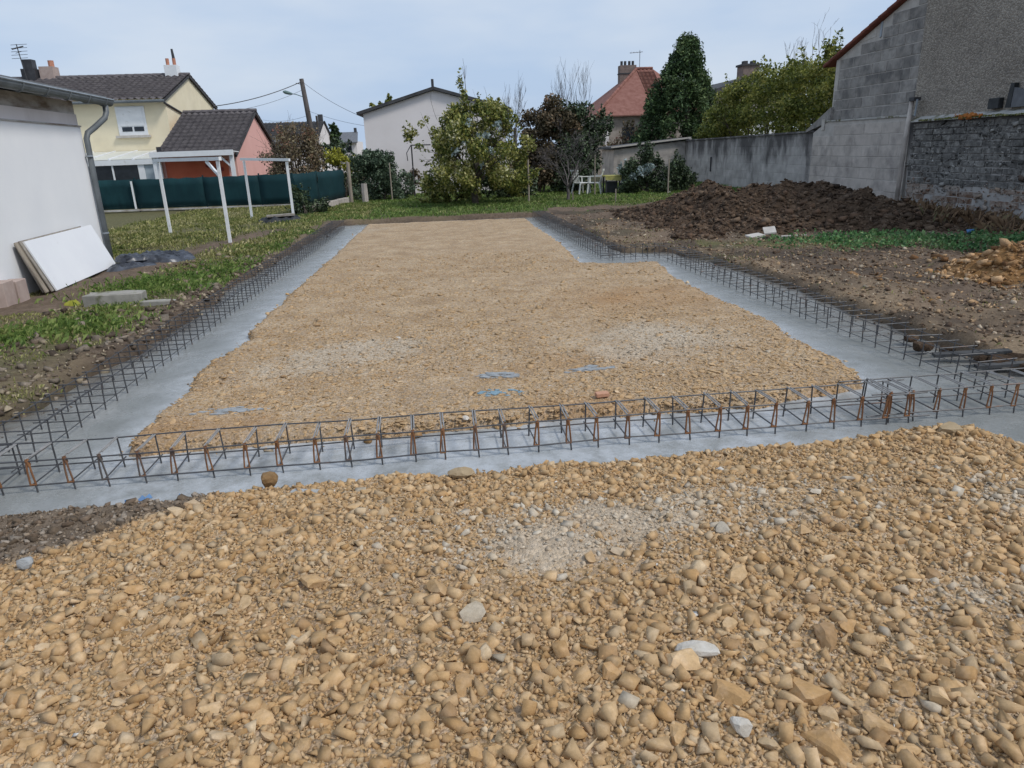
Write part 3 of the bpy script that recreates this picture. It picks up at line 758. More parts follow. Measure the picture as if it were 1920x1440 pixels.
PAL = np.array([(0.435, 0.280, 0.138), (0.50, 0.345, 0.190), (0.385, 0.228, 0.098), (0.29, 0.175, 0.086), (0.43, 0.325, 0.205), (0.56, 0.435, 0.285)])
PALW = np.array([0.42, 0.28, 0.13, 0.05, 0.08, 0.04])
def stone_cols(n, pale, mud):
    c = PAL[rng.choice(len(PAL), n, p=PALW)]
    c = (c * 0.72 + PAL[0] * 0.28) * rng.uniform(0.85, 1.15, (n, 1))
    g = np.array((0.49, 0.425, 0.335)) * rng.uniform(0.75, 1.15, (n, 1))
    c = c + (g - c) * np.where(rng.random(n) < pale, rng.uniform(0.5, 1.0, n), 0.12 * pale)[:, None]
    d = np.array((0.215, 0.172, 0.132)) * rng.uniform(0.6, 1.5, (n, 1))
    c = c + (d - c) * (0.85 * mud)[:, None]
    w = rng.random(n)
    c[w < 0.0015] = (0.60, 0.575, 0.53)
    gq = (w > 0.995); c[gq] = np.array((0.40, 0.33, 0.24)) * rng.uniform(0.8, 1.2, (gq.sum(), 1))
    return c

class Packer:
    def __init__(s, cell): s.c = cell; s.g = {}
    def ok(s, x, y, r, k=0.85):
        i, j = int(x // s.c), int(y // s.c)
        for a in (-1, 0, 1):
            for b in (-1, 0, 1):
                for (px, py, pr) in s.g.get((i + a, j + b), ()):
                    if (px - x) ** 2 + (py - y) ** 2 < ((pr + r) * k) ** 2: return False
        s.g.setdefault((i, j), []).append((x, y, r))
        return True

def in_front(x, y):
    """the part of the gravel the camera, or one a step aside, looks at"""
    lim = 1.05 + 0.82 * y
    return (x > -0.55 - lim * 0.87) & (x < 0.6 + lim) & (y > 1.15) & (y < np.interp(x, FX, FY) + 0.02)

# the 300 largest stones: objects of their own
big_meshes = []
for V, F in BIG:
    me = bpy.data.meshes.new('stone')
    me.from_pydata([tuple(v) for v in V], [], [tuple(f) for f in F])
    me.materials.append(M['stone'])
    big_meshes.append(me)
pk = Packer(0.13)
cand, tries = [], 0
sizes = np.sort(0.0235 * (1 - rng.random(300)) ** (-1 / 2.9))[::-1]
sizes = np.clip(sizes, 0.0235, 0.062)
for r in sizes:
    for _ in range(60):
        y = 1.2 + 2.6 * rng.random() ** 1.35
        x = rng.uniform(-3, 3.9)
        if not in_front(np.array(x), np.array(y)): continue
        if r > 0.045 and y > 2.6: continue
        if rng.random() < 0.8 * float(pale_zone(np.array(x), np.array(y))) + 0.75 * float(mud_zone(np.array(x), np.array(y))): continue
        if pk.ok(x, y, r, 0.95): cand.append((x, y, r)); break
bx = np.array([c[0] for c in cand]); by = np.array([c[1] for c in cand]); br = np.array([c[2] for c in cand])
bz = front_h(bx, by)
bc = stone_cols(len(cand), pale_zone(bx, by), mud_zone(bx, by))
bc[:, :] = bc * 1.03
for i in range(len(cand)):
    el = rng.uniform(0.95, 1.45)
    s = (br[i] * el, br[i] / el ** 0.5 * rng.uniform(0.8, 1.05), br[i] * rng.uniform(0.42, 0.72))
    o = inst(big_meshes[i % len(big_meshes)], 'stone', front, (bx[i], by[i], bz[i] + s[2] * rng.uniform(0.05, 0.5)),
             (rng.normal(0, 0.16), rng.normal(0, 0.16), rng.uniform(0, 6.28)), s, tuple(bc[i]))

def front_layer(n, r0, r1, power, templates, pack, sink, flat=(0.45, 0.85), tilt=0.45, ybias=1.0, avoid=None):
    xs, ys, rs = [], [], []
    m = n * 4
    y = 1.12 + 2.8 * rng.random(m) ** ybias; x = rng.uniform(-3.3, 4.2, m)
    ok = in_front(x, y)
    x, y = x[ok], y[ok]
    pz, mz = pale_zone(x, y), mud_zone(x, y)
    r = np.clip(r0 * (1 - rng.random(len(x))) ** (-1 / power), r0, r1)
    r = r * (1 - 0.38 * pz) * (1 - 0.5 * mz) * (1.08 - 0.14 * sstep(1.8, 3.4, y))
    patch = fbm(x, y, 1.6, 3, 101)
    ok = rng.random(len(x)) < np.clip(0.75 + 0.8 * patch - 0.35 * mz, 0.15, 1)
    x, y, r = x[ok], y[ok], r[ok]
    if pack:
        sel = [i for i in np.argsort(-r) if pk.ok(x[i], y[i], r[i], pack)]
        sel = np.array(sel[:n]); x, y, r = x[sel], y[sel], r[sel]
    else:
        x, y, r = x[:n], y[:n], r[:n]
    k = len(x)
    S = np.stack([r * rng.uniform(0.9, 1.55, k), r * rng.uniform(0.75, 1.15, k), r * rng.uniform(flat[0], flat[1], k)], -1)
    Pz = np.stack([x, y, front_h(x, y) + S[:, 2] * rng.uniform(sink[0], sink[1], k)], -1)
    return scatter(templates, Pz, S, rng.uniform(0, 6.28, k), rng.normal(0, tilt, k), rng.normal(0, tilt, k), stone_cols(k, pale_zone(x, y), mud_zone(x, y)))

parts = [front_layer(18500, 0.0068, 0.024, 2.35, MID, 0.64, (-0.1, 0.65), (0.42, 0.85), 0.45),
         front_layer(66000, 0.0034, 0.0078, 1.9, SML, 0, (-0.1, 0.9), (0.5, 0.9), 0.6, 0.95)]
off, Vs, Fs, Ts = 0, [], [], []
for V, F, T in parts:
    Vs.append(V); Fs.append(F + off); Ts.append(T); off += len(V)
o = np_mesh('loose_gravel', np.concatenate(Vs), np.concatenate(Fs), M['gravel'], np.concatenate(Ts), parent=front, kind='stuff')

# pad: compacted, flatter and smaller stones, thinning with distance
m = 60000
y = 4.5 + 8.5 * rng.random(m) ** 1.8; x = rng.uniform(-2.4, 3.5, m)
s = poly_sd(x, y, PAD)
dens = np.clip(0.55 + 0.9 * fbm(x, y, 0.9, 3, 111) + 0.35 * pad_pale(x, y), 0.12, 1)
ok = (s > 0.0) & (rng.random(m) < dens); x, y = x[ok][:34000], y[ok][:34000]
k = len(x)
r = np.clip(0.0065 * (1 - rng.random(k)) ** (-1 / 2.9), 0.0065, 0.028)
S = np.stack([r * rng.uniform(0.95, 1.6, k), r * rng.uniform(0.75, 1.1, k), r * rng.uniform(0.2, 0.4, k)], -1)
pz = pad_pale(x, y)
C = stone_cols(k, pz, 0 * x)
oc = pad_ochre(x, y)[:, None]
C = C + (np.array((0.41, 0.285, 0.165)) - C) * 0.3
C = C + (np.array((0.36, 0.20, 0.085)) * rng.uniform(0.8, 1.2, (k, 1)) - C) * oc * 0.6
big_ = np.argsort(-r / np.maximum(y - 1.5, 1))[:200]
for i in big_:
    inst(big_meshes[int(rng.integers(0, len(big_meshes)))], 'stone', pad, (x[i], y[i], float(pad_h(x[i:i + 1], y[i:i + 1])[0]) + S[i, 2] * 0.25), (rng.normal(0, 0.15), rng.normal(0, 0.15), rng.uniform(0, 6.28)), tuple(S[i] * 1.05), tuple(C[i]))
rest = np.ones(k, bool); rest[big_] = False
x, y, S, C = x[rest], y[rest], S[rest], C[rest]; k = len(x)
V, F, T = scatter(SML, np.stack([x, y, pad_h(x, y) + S[:, 2] * rng.uniform(-0.35, 0.4, k)], -1), S, rng.uniform(0, 6.28, k), rng.normal(0, 0.2, k), rng.normal(0, 0.2, k), C)
np_mesh('loose_gravel', V, F, M['gravel'], T, parent=pad, kind='stuff')

# clods and stones on the banks
def clods(name, n, xr, yr, hf, cols, rr, parent, accept, tm=SML):
    x = rng.uniform(*xr, n * 3); y = rng.uniform(*yr, n * 3)
    ok = accept(x, y); x, y = x[ok][:n], y[ok][:n]
    k = len(x)
    r = np.clip(rr[0] * (1 - rng.random(k)) ** (-1 / 2.3), rr[0], rr[1])
    S = np.stack([r * rng.uniform(0.9, 1.5, k), r * rng.uniform(0.75, 1.1, k), r * rng.uniform(0.45, 0.8, k)], -1)
    C = np.array(cols)[rng.integers(0, len(cols), k)] * rng.uniform(0.7, 1.3, (k, 1))
    V, F, T = scatter(tm, np.stack([x, y, hf(x, y) + S[:, 2] * rng.uniform(0, 0.6, k)], -1), S, rng.uniform(0, 6.28, k), rng.normal(0, 0.4, k), rng.normal(0, 0.4, k), C)
    return np_mesh(name, V, F, M['clod'], T, parent=parent, kind='stuff')
def near_bank(x, y):
    d = -poly_sd(x, y, EXC); return (d > 0.02) & (rng.random(x.shape) < np.exp(-d / 0.5) + 0.12)
clods('soil_clods', 2600, (-5, -2.5), (4.6, 14), ground_h, [(0.09, 0.068, 0.05), (0.17, 0.13, 0.095), (0.33, 0.27, 0.19), (0.22, 0.18, 0.14)], (0.010, 0.05), ground, near_bank)
clods('soil_clods', 19000, (2.6, 11), (4.9, 20), ground_h, [(0.10, 0.066, 0.045), (0.17, 0.115, 0.075), (0.36, 0.25, 0.15), (0.26, 0.185, 0.12), (0.38, 0.31, 0.23), (0.14, 0.098, 0.068), (0.20, 0.14, 0.095)], (0.008, 0.027), ground,
      lambda x, y: (-poly_sd(x, y, EXC) > 0.02) & (rng.random(x.shape) < np.clip(1.25 - (y - 4.9) / 13, 0.25, 1)))
clods('soil_clods', 2600, (-3.6, -1.0), (2.6, 3.8), front_h, [(0.12, 0.088, 0.060), (0.20, 0.155, 0.115), (0.30, 0.25, 0.20), (0.16, 0.115, 0.08)], (0.006, 0.022), front, lambda x, y: (mud_zone(x, y) > 0.3) & (np.interp(x, FX, FY) - y > -0.03))

def edge_crumbs(x, y):
    d = -poly_sd(x, y, EXC); return (d < 0.04) & (d > -0.22) & (y > 4.8) & (rng.random(x.shape) < np.exp((d - 0.04) / 0.09))
clods('soil_crumbs', 2600, (-3.4, 4.6), (4.8, 20.2), lambda x, y: np.maximum(ground_h(x, y), ZC + 0 * x), [(0.09, 0.066, 0.05), (0.16, 0.125, 0.095), (0.24, 0.195, 0.15)], (0.007, 0.03), footing, edge_crumbs)
def pad_spill(x, y):
    d = -poly_sd(x, y, PAD); return (d > -0.03) & (d < 0.14) & (rng.random(x.shape) < np.exp(-(d + 0.03) / 0.045))
clods('spilled_gravel', 2600, (-2.6, 3.7), (4.3, 19.8), lambda x, y: np.maximum(pad_h(x, y), ZC + 0 * x), [tuple(p) for p in PAL], (0.006, 0.024), footing, pad_spill)
def front_spill(x, y):
    d = y - np.interp(x, FX, FY); return (d > -0.05) & (d < 0.13) & (rng.random(x.shape) < np.exp(-(d + 0.05) / 0.05))
clods('spilled_gravel', 1300, (-1.5, 3.4), (3.4, 4.15), lambda x, y: np.maximum(front_h(x, y), ZC + 0 * x), [tuple(p) for p in PAL], (0.006, 0.026), footing, front_spill)

# ------------------------------------------------------------------ soil heap and clay heap
def heap_h(x, y):
    ridge = np.interp(x, [2.9, 4.2, 4.9, 5.7, 6.3, 7.0, 7.8, 8.5, 9.2, 9.8, 10.4, 11.0], [0.0, 0.01, 0.10, 0.50, 0.97, 0.78, 0.76, 0.70, 0.50, 0.24, 0.10, 0.0])
    yc = np.interp(x, [3, 6.3, 9.4, 11], [18.2, 17.0, 14.6, 13.5])
    dy = y - yc
    w = np.where(dy < 0, np.interp(x, [3, 4, 5.5, 7, 9, 11], [5.2, 5.0, 4.2, 3.6, 2.6, 2.0]), 3.0)
    prof = np.clip(1 - np.abs(dy) / w, 0, 1)
    prof = prof ** 1.15
    n = 0.24 * fbm(x * 0.8 + y * 0.5, y * 0.7 - x * 0.4, 1.1, 4, 121) + 0.17 * fbm(x, y, 3.5, 4, 123)
    h = ridge * prof * (1 + 0.9 * n) + n * 0.55 * sstep(0, 0.15, prof) * sstep(0.0, 0.3, ridge)
    edge = sstep(0.0, 0.12, prof) * sstep(0.0, 0.06, ridge)
    return h * edge + 0.05 * edge - 0.12 * (1 - edge)
heap = grid_mesh('soil_heap', spaced(2.9, 11.2, 0.07), spaced(10.8, 21.5, 0.08), heap_h, M['dark_soil'], zmin=-0.1)
tag(heap, 'long dark brown heap of excavated soil in front of the grey block wall', 'soil heap')
clods('soil_clods', 11000, (3, 10.8), (11, 20), heap_h, [(0.045, 0.029, 0.019), (0.085, 0.057, 0.038), (0.14, 0.098, 0.067), (0.105, 0.066, 0.043)], (0.014, 0.07), heap, lambda x, y: heap_h(x, y) > 0.02)

def clay_h(x, y):
    d = np.hypot((x - 8.1) / 1.75, (y - 8.45) / 1.35)
    e = np.clip(1 - d, 0, 1) ** 0.8
    n = fbm(x, y, 1.6, 4, 131) * 0.18 + fbm(x, y, 5, 3, 132) * 0.1
    return -0.14 + e * 0.85 * (1 + n) + n * sstep(0, 0.2, e) * 0.5
clay = grid_mesh('clay_heap', spaced(6.1, 10.2, 0.05), spaced(6.8, 10.2, 0.05), clay_h, M['clay'], zmin=-0.12)
tag(clay, 'low heap of orange ochre clay beside the green weeds', 'clay heap')
clods('clay_clods', 3000, (5.2, 10), (6.2, 10), lambda x, y: np.maximum(clay_h(x, y), ground_h(x, y)), [(0.28, 0.15, 0.06), (0.36, 0.21, 0.10), (0.45, 0.29, 0.16), (0.16, 0.085, 0.04)], (0.012, 0.06), clay, lambda x, y: (clay_h(x, y) > -0.11) | (rng.random(x.shape) < 0.05))

# ------------------------------------------------------------------ grass, weeds
def blades(name, mat, x, y, hf, hmin, hmax, wid, lean=0.5, kind='stuff', parent=None, label=None):
    n = len(x)
    z = hf(x, y)
    h = rng.uniform(hmin, hmax, n); a = rng.uniform(0, 6.28, n); ln = rng.uniform(0.1, 1, n) * lean
    b = a + rng.uniform(-0.8, 0.8, n)
    w = wid * rng.uniform(0.6, 1.3, n)
    px, py = np.cos(a + pi / 2) * w, np.sin(a + pi / 2) * w
    dx, dy = np.cos(b) * ln * h, np.sin(b) * ln * h
    V = np.empty((n, 4, 3))
    V[:, 0] = np.stack([x - px, y - py, z - 0.01], -1)
    V[:, 1] = np.stack([x + px, y + py, z - 0.01], -1)
    V[:, 2] = np.stack([x + dx * 0.45 + px * 0.7, y + dy * 0.45 + py * 0.7, z + h * 0.62], -1)
    V[:, 3] = np.stack([x + dx, y + dy, z + h * (1 - 0.35 * ln)], -1)
    base = np.arange(n)[:, None] * 4
    F = np.concatenate([base + np.array([[0, 1, 2]]), base + np.array([[0, 2, 3]])])
    o = np_mesh(name, V.reshape(-1, 3), F, mat, kind=kind, parent=parent)
    return tag(o, label)

def pick(n, xr, yr, prob):
    x = rng.uniform(*xr, n); y = rng.uniform(*yr, n)
    ok = rng.random(n) < prob(x, y)
    return x[ok], y[ok]
def gmask(x, y):
    return ground_zone(x, y)[0]
x1, y1 = pick(130000, (-7.2, -2.5), (4.3, 14.5), lambda x, y: gmask(x, y) * np.clip(0.35 + 1.3 * fbm(x, y, 1.2, 3, 141) + 0.3 * sstep(6, 9, y), 0.06, 1) * (y < 20))
x2, y2 = pick(90000, (-9, -2.2), (14, 27), lambda x, y: gmask(x, y) * np.clip(0.5 + 0.9 * fbm(x, y, 0.9, 3, 142), 0.1, 1) * sstep(-4.35 + 0, -4.2, x - 0 * y).clip(0.7, 1))
blades('grass', M['grass'], x1, y1, ground_h, 0.012, 0.045, 0.0055, 1.1)
blades('rough_grass', M['grass'], x2, y2, ground_h, 0.03, 0.11, 0.013, 1.1)
x3, y3 = pick(60000, (-4.6, 11.5), (20.2, 34), lambda x, y: gmask(x, y))
blades('lawn', M['lawn'], x3, y3, ground_h, 0.04, 0.10, 0.016, 1.0)

def leafy(name, mat, x, y, hf, hmax, size, kind='stuff'):
    """broad-leaved weeds: small tilted leaves at random heights"""
    n = len(x)
    z = hf(x, y) + rng.random(n) * hmax
    return leaf_cloud(name, mat, np.stack([x, y, z], -1), size, None, kind)

def leaf_cloud(name, mat, P, size, parent=None, kind=None, up=0.3, aspect=1.7, outward=None, smooth=False):
    n = len(P)
    d = rng.normal(size=(n, 3)); d[:, 2] += up
    d /= np.linalg.norm(d, axis=1)[:, None]
    if outward is not None:
        d = d * 0.6 + outward; d /= np.linalg.norm(d, axis=1)[:, None]
    t = rng.normal(size=(n, 3)); t -= d * (t * d).sum(1)[:, None]; t /= np.linalg.norm(t, axis=1)[:, None]
    b = np.cross(d, t)
    s = (size * rng.uniform(0.6, 1.35, n))[:, None]
    V = np.stack([P - t * s * aspect * 0.5, P - b * s * 0.5 + d * s * 0.12, P + t * s * aspect * 0.5, P + b * s * 0.5 + d * s * 0.12], 1).reshape(-1, 3)
    F = np.arange(n * 4).reshape(n, 4)
    return np_mesh(name, V, F, mat, parent=parent, kind=kind)

# weeds along the heap on the right, tufts on the left
x4, y4 = pick(26000, (4.8, 11.3), (8.6, 14.2), lambda x, y: sstep(0.35, -0.3, np.abs(y - (12.0 - (x - 6.5) * 0.40)) - (0.55 + 0.12 * (x - 6)) - 0.5 * fbm(x, y, 1.2, 3, 151)) * sstep(5.2, 7.2, x))
leafy('weeds', M['weed'], x4, y4, lambda x, y: np.maximum(ground_h(x, y), heap_h(x, y)), 0.13, 0.035)
tx, ty = [], []
for cx_, cy_, r_, n_ in ((-4.15, 8.25, 0.32, 1200), (-4.7, 7.9, 0.3, 700), (-5.0, 7.6, 0.3, 600), (-4.15, 10.6, 0.55, 1500), (-3.7, 11.5, 0.5, 1200), (-4.5, 11.1, 0.4, 700), (-4.2, 9.25, 0.15, 200), (-3.4, 12.6, 0.5, 900), (-3.4, 15, 0.5, 900), (-3.2, 17.5, 0.5, 900)):
    tx.append(rng.normal(cx_, r_, n_)); ty.append(rng.normal(cy_, r_, n_))
tx, ty = np.concatenate(tx), np.concatenate(ty)
ok = -poly_sd(tx, ty, EXC) > 0.15
blades('grass_tufts', M['lawn'], tx[ok], ty[ok], ground_h, 0.025, 0.11, 0.007, 1.2)
x7, y7 = pick(9000, (2.9, 8.0), (5.0, 16.5), lambda x, y: sstep(0.0, 0.45, fbm(x, y, 1.1, 3, 191)) * (-poly_sd(x, y, EXC) > 0.12) * np.where(y > 10.5, 1.0, 0.45) * (heap_h(x, y) < 0.04))
blades('dry_grass', M['grass'], x7, y7, ground_h, 0.012, 0.05, 0.006, 1.2)
# dry ferns at the foot of the right wall
x5, y5 = pick(1500, (9.3, 11.4), (11.6, 17.0), lambda x, y: sstep(9.2, 10.6, x + 0.5 * fbm(x, y, 1.5, 2, 161)))
blades('dry_ferns', M['fern'], x5, y5, lambda x, y: np.maximum(ground_h(x, y), heap_h(x, y)), 0.10, 0.34, 0.016, 1.0)

# ------------------------------------------------------------------ reinforcement cages
def stirrup_mesh(depth, h, double, tail=0.07, r=0.0049):
    """closed link in the local YZ plane: y 0 (near side) .. depth, z 0 .. h"""
    mb = MB()
    if double:
        mb.tube([(-0.004, 0, h + 0.008), (-0.012, -0.003, h * 0.55), (-0.017, 0, 0)], r * 1.15, 6, 1)
        mb.tube([(0.004, 0.004, h + 0.008), (0.010, -0.003, h * 0.55), (0.015, 0, 0)], r * 1.15, 6, 1)
        mb.tube([(-0.020, 0, 0.0), (0.018, 0, 0.0)], r * 1.5, 6, 1)
        mb.tube([(0.012, 0, 0.0), (0.016, -0.004, -tail)], r * 1.1, 6, 0)
        mb.tube([(0, 0, h), (0.002, 0.006, h - 0.035)], r * 2.6, 6, 1)
        mb.tube([(-0.006, -0.004, h + 0.006), (-0.006, depth, h + 0.004)], r, 6, 2)
        mb.tube([(0.010, 0.03, h + 0.010), (0.010, depth * 0.93, h + 0.006)], r, 6, 2)
    else:
        mb.tube([(0, 0, h + 0.004), (0, 0, -tail)], r * 1.1, 6, 0)
        mb.tube([(0, -0.012, h), (0, depth + 0.03, h)], r, 6, 0)
    mb.tube([(0, depth, h + 0.006), (0, depth, -tail)], r * 1.1, 6, 0)
    mb.tube([(0, 0, 0.004), (0, depth + 0.05, 0.004)], r, 6, 0)
    return mb.mesh('stirrup', [M['steel'], M['rust'], M['steel_highlight']])

ST_FRONT = [stirrup_mesh(0.29, 0.16, True), stirrup_mesh(0.285, 0.158, True)]
ST_SIDE = stirrup_mesh(0.29, 0.165, False)
def cage(label, a, b, depth, side, z0, h, spacing, meshes, group='rebar cages standing in the wet footing', start=0.05, rbar=0.0052, xs=None, tilt=0.055):
    """a -> b along the near bottom bar; the cage extends 'depth' to the left of the direction when side = 1"""
    a, b = Vector((*a, z0)), Vector((*b, z0))
    d = (b - a); L = d.length; d.normalize()
    nrm = Vector((-d.y, d.x, 0)) * side
    root = thing('rebar_cage', (a.x, a.y, z0), label, 'rebar cage', group)
    for off, zz, rust in ((0, 0, 0), (0, h, 0), (depth, 0.0, 0), (depth, h, 0)):
        mb = MB()
        n = max(4, int(L / 0.5))
        pts = [a + d * (L * i / n) + nrm * (off + random.uniform(-0.007, 0.007)) + Vector((0, 0, zz + random.uniform(-0.008, 0.008))) for i in range(n + 1)]
        pts[0] -= d * random.uniform(0.0, 0.12); pts[-1] += d * random.uniform(0.0, 0.12)
        mb.tube(pts, rbar, 6)
        mb.build('longitudinal_bar', M['steel'], root)
    ang = math.atan2(d.y, d.x)
    pos = xs if xs is not None else [start + spacing * i for i in range(int((L - start) / spacing) + 1)]
    for i, t in enumerate(pos):
        p = a + d * (t + random.uniform(-0.006, 0.006))
        inst(meshes[i % len(meshes)], 'stirrup', root, p, (random.uniform(-tilt, tilt) * 0.5, random.uniform(-tilt, tilt), ang + random.uniform(-0.03, 0.03)), (1, side, 1))
    return root
fx_pos = [-3.16, -2.95, -2.74, -2.54, -2.33, -2.13, -1.92, -1.73, -1.52, -1.3, -1.1, -0.88, -0.69, -0.49, -0.28, -0.1, 0.12, 0.31, 0.5, 0.71, 0.9, 1.1, 1.31, 1.51, 1.72, 1.91, 2.11, 2.33, 2.52, 2.71, 2.9, 3.06]
cage('long rusty rebar cage along the front strip of concrete nearest the viewer', (-3.3, 4.09), (3.12, 4.245), 0.285, 1, -0.02, 0.157, 0.2, ST_FRONT, xs=[x + 3.3 for x in fx_pos])
cage('short rusty rebar cage at the front corner overlapping the right end of the long one', (2.84, 4.27), (4.3, 4.29), 0.28, 1, -0.015, 0.16, 0.2, ST_FRONT, xs=[0.09, 0.27, 0.45, 0.64, 0.83, 1.02, 1.21, 1.40])
cage('long dark rebar cage along the left strip beside the grass bank', (-2.79, 4.35), (-2.60, 19.3), 0.27, 1, -0.02, 0.165, 0.2, [ST_SIDE], rbar=0.0036)
cage('dark rebar cage along the right strip beside the muddy gravel bank', (3.97, 4.75), (3.84, 7.2), 0.22, -1, -0.02, 0.165, 0.2, [ST_SIDE], rbar=0.0036)
cage('dark rebar cage in the right strip, from the muddy bank to the footing step', (3.83, 7.26), (3.64, 11.7), 0.27, -1, -0.02, 0.165, 0.2, [ST_SIDE], rbar=0.0036)
cage('short dark rebar cage across the step of the footing', (2.75, 11.85), (3.75, 11.85), 0.28, 1, -0.02, 0.165, 0.2, [ST_SIDE], rbar=0.0036)
cage('dark rebar cage in the far right strip beside the brown soil', (2.66, 12.1), (2.42, 19.9), 0.25, -1, -0.02, 0.165, 0.2, [ST_SIDE], rbar=0.0036)

# small things round the footing
def lump(name, loc, s, mat, label, cat, rot=0.0, tmpl=0):
    V, F = rock(ICO2, np.random.default_rng(tmpl + 500), 8, 0.55, 0.92)
    V = V * np.array(s)
    c, sn = cos(rot), sin(rot)
    V = V @ np.array([[c, sn, 0], [-sn, c, 0], [0, 0, 1]])
    me = bpy.data.meshes.new(name); me.from_pydata([tuple(v) for v in V], [], [tuple(f) for f in F]); me.materials.append(mat)
    o = bpy.data.objects.new(name, me); COL.objects.link(o); o.location = loc
    return tag(o, label, cat)
lump('clod', (-1.07, 3.74, 0.07), (0.055, 0.05, 0.05), M['clod_brown'], 'round brown clod at the gravel edge against the concrete', 'clod', 0.4, 1)
lump('stone', (0.0, 3.66, 0.07), (0.085, 0.04, 0.03), M['gravelly_stone'], 'long brown stone lying on the gravel edge before the front cage', 'stone', -0.3, 2)
lump('cement_lump', (-0.85, 3.58, 0.05), (0.105, 0.05, 0.025), M['grey_stone'], 'flat grey lump of cement on the gravel near the left corner', 'cement lump', 0.05, 3)
lump('brown_stone', (2.95, 3.70, 0.10), (0.09, 0.06, 0.05), M['gravelly_stone'], 'tan stone on the top of the gravel mound at the right front', 'stone', 0.05, 4)
lump('white_stone', (0.78, 1.95, 0.155), (0.085, 0.04, 0.022), M['pale_stone'], 'flat white stone lying in the middle of the tan gravel', 'stone', -0.25, 5)
lump('white_stone', (0.78, 1.60, 0.16), (0.028, 0.040, 0.024), M['pale_stone'], 'small bright white pebble near the bottom of the gravel', 'stone', 0.15, 6)
lump('white_stone', (-2.0, 3.02, 0.08), (0.035, 0.035, 0.03), M['grey_stone'], 'pale grey stone at the edge of the dark dirt by the left corner', 'stone', 0.4, 7)
mb = MB(); mb.obox((1.1, 4.95, 0.022), (0.05, 0.006, 0), (-0.003, 0.03, 0), (0, 0, 0.016)); o = mb.build('brick', M['brick_piece'], bevel=0.004)
tag(o, 'small salmon brick lying on the pad behind the front cage', 'brick')

def splash(loc, rx, ry, mat, label, seed, n=9):
    """thin dried cement spatters lying on the gravel: one irregular cluster"""
    r = np.random.default_rng(seed)
    mb = MB()
    for i in range(n):
        cx_, cy_ = r.normal(0, rx * 0.5), r.normal(0, ry * 0.45)
        a0 = r.uniform(0.15, 1.0) ** 2 * 0.34
        k = 11; pts = []
        for j in range(k):
            a = 2 * pi * j / k; q = r.uniform(0.6, 1.25) * a0
            pts.append((loc[0] + cx_ + cos(a) * rx * q, loc[1] + cy_ + sin(a) * ry * q))
        zz = pad_h(np.array([p[0] for p in pts]), np.array([p[1] for p in pts])) - 0.004
        b = len(mb.v)
        top = [(p[0], p[1], float(z) + 0.007 + 0.0002 * i) for p, z in zip(pts, zz)]
        ctr = (loc[0] + cx_, loc[1] + cy_, float(np.mean(zz)) + 0.009 + 0.0002 * i)
        low = [(p[0], p[1], z - 0.02) for p, z in zip([(q[0], q[1]) for q in top], [q[2] for q in top])]
        mb.add(top + low + [ctr], [(j, (j + 1) % k, 2 * k) for j in range(k)] + [(k + j, k + (j + 1) % k, (j + 1) % k, j) for j in range(k)])
    o = mb.build('cement_splash', mat, kind='stuff')
    return tag(o, label, 'cement splash', 'dried cement splashes on the gravel pad')
splash((0.33, 5.62, 0), 0.19, 0.085, M['splash'], 'wide grey cement splash on the pad, left of the other wide one', 1, 46)
splash((1.12, 5.66, 0), 0.20, 0.075, M['splash'], 'wide grey cement splash on the pad, right of the other wide one', 2, 40)
splash((0.30, 5.20, 0), 0.10, 0.07, M['blue_splash'], 'bluish cement splash on the pad between the wide grey one and the front cage', 3, 30)
splash((0.51, 5.17, 0), 0.04, 0.05, M['blue_splash'], 'tiny bluish cement spatter just right of the bluish splash', 4, 12)
splash((-1.65, 5.15, 0), 0.22, 0.07, M['splash'], 'faint grey cement splash on the left part of the pad by the corner', 5, 34)
mb = MB()
for k in range(6):
    c = Vector((-1.80 + random.gauss(0, 0.035) + 0.22 * (k == 5), 3.76 + random.uniform(-0.02, 0.03), -0.03 + random.uniform(0, 0.03)))
    a = random.uniform(0, 3)
    mb.obox(c, (cos(a) * 0.018, sin(a) * 0.018, 0.006), (-sin(a) * 0.010, cos(a) * 0.010, 0.010), (0, 0, 0.002))
tag(mb.build('plastic_scraps', M['blue_plastic']), 'torn blue plastic scraps at the dirt edge of the front strip', 'plastic scraps')
# dark wet debris in the right corner
mb = MB()
mb.bar((4.12, 5.5, -0.01), (4.7, 5.36, 0.03), 0.08, 0.025); mb.bar((4.25, 5.16, -0.02), (4.85, 5.05, 0.02), 0.07, 0.025)
tag(mb.build('plank', M['mortar_dark']), 'pair of wet grey planks at the right corner of the footing', 'planks')
mb = MB()
for (x, y, s) in ((4.2, 5.75, 0.07), (4.32, 5.6, 0.05), (4.5, 5.2, 0.07), (4.4, 5.3, 0.05), (4.6, 5.0, 0.06), (4.7, 5.25, 0.07), (4.25, 6.0, 0.05), (4.75, 4.95, 0.08)):
    V, F = rock(ICO2, np.random.default_rng(int(x * 100)), 7)
    mb.add([(x + v[0] * s * 1.4, y + v[1] * s, 0.0 + v[2] * s * 0.7) for v in V], [tuple(f) for f in F])
tag(mb.build('wet_mud', M['dark_soil'], kind='stuff'), 'black wet mud lumps at the right corner')

# ------------------------------------------------------------------ garage on the left
G_ROT = R(4.9)
gar = thing('garage', (-6.1, 9.45, 0), 'white rendered garage with grey gutter along its low roof', 'garage', rotz=G_ROT)
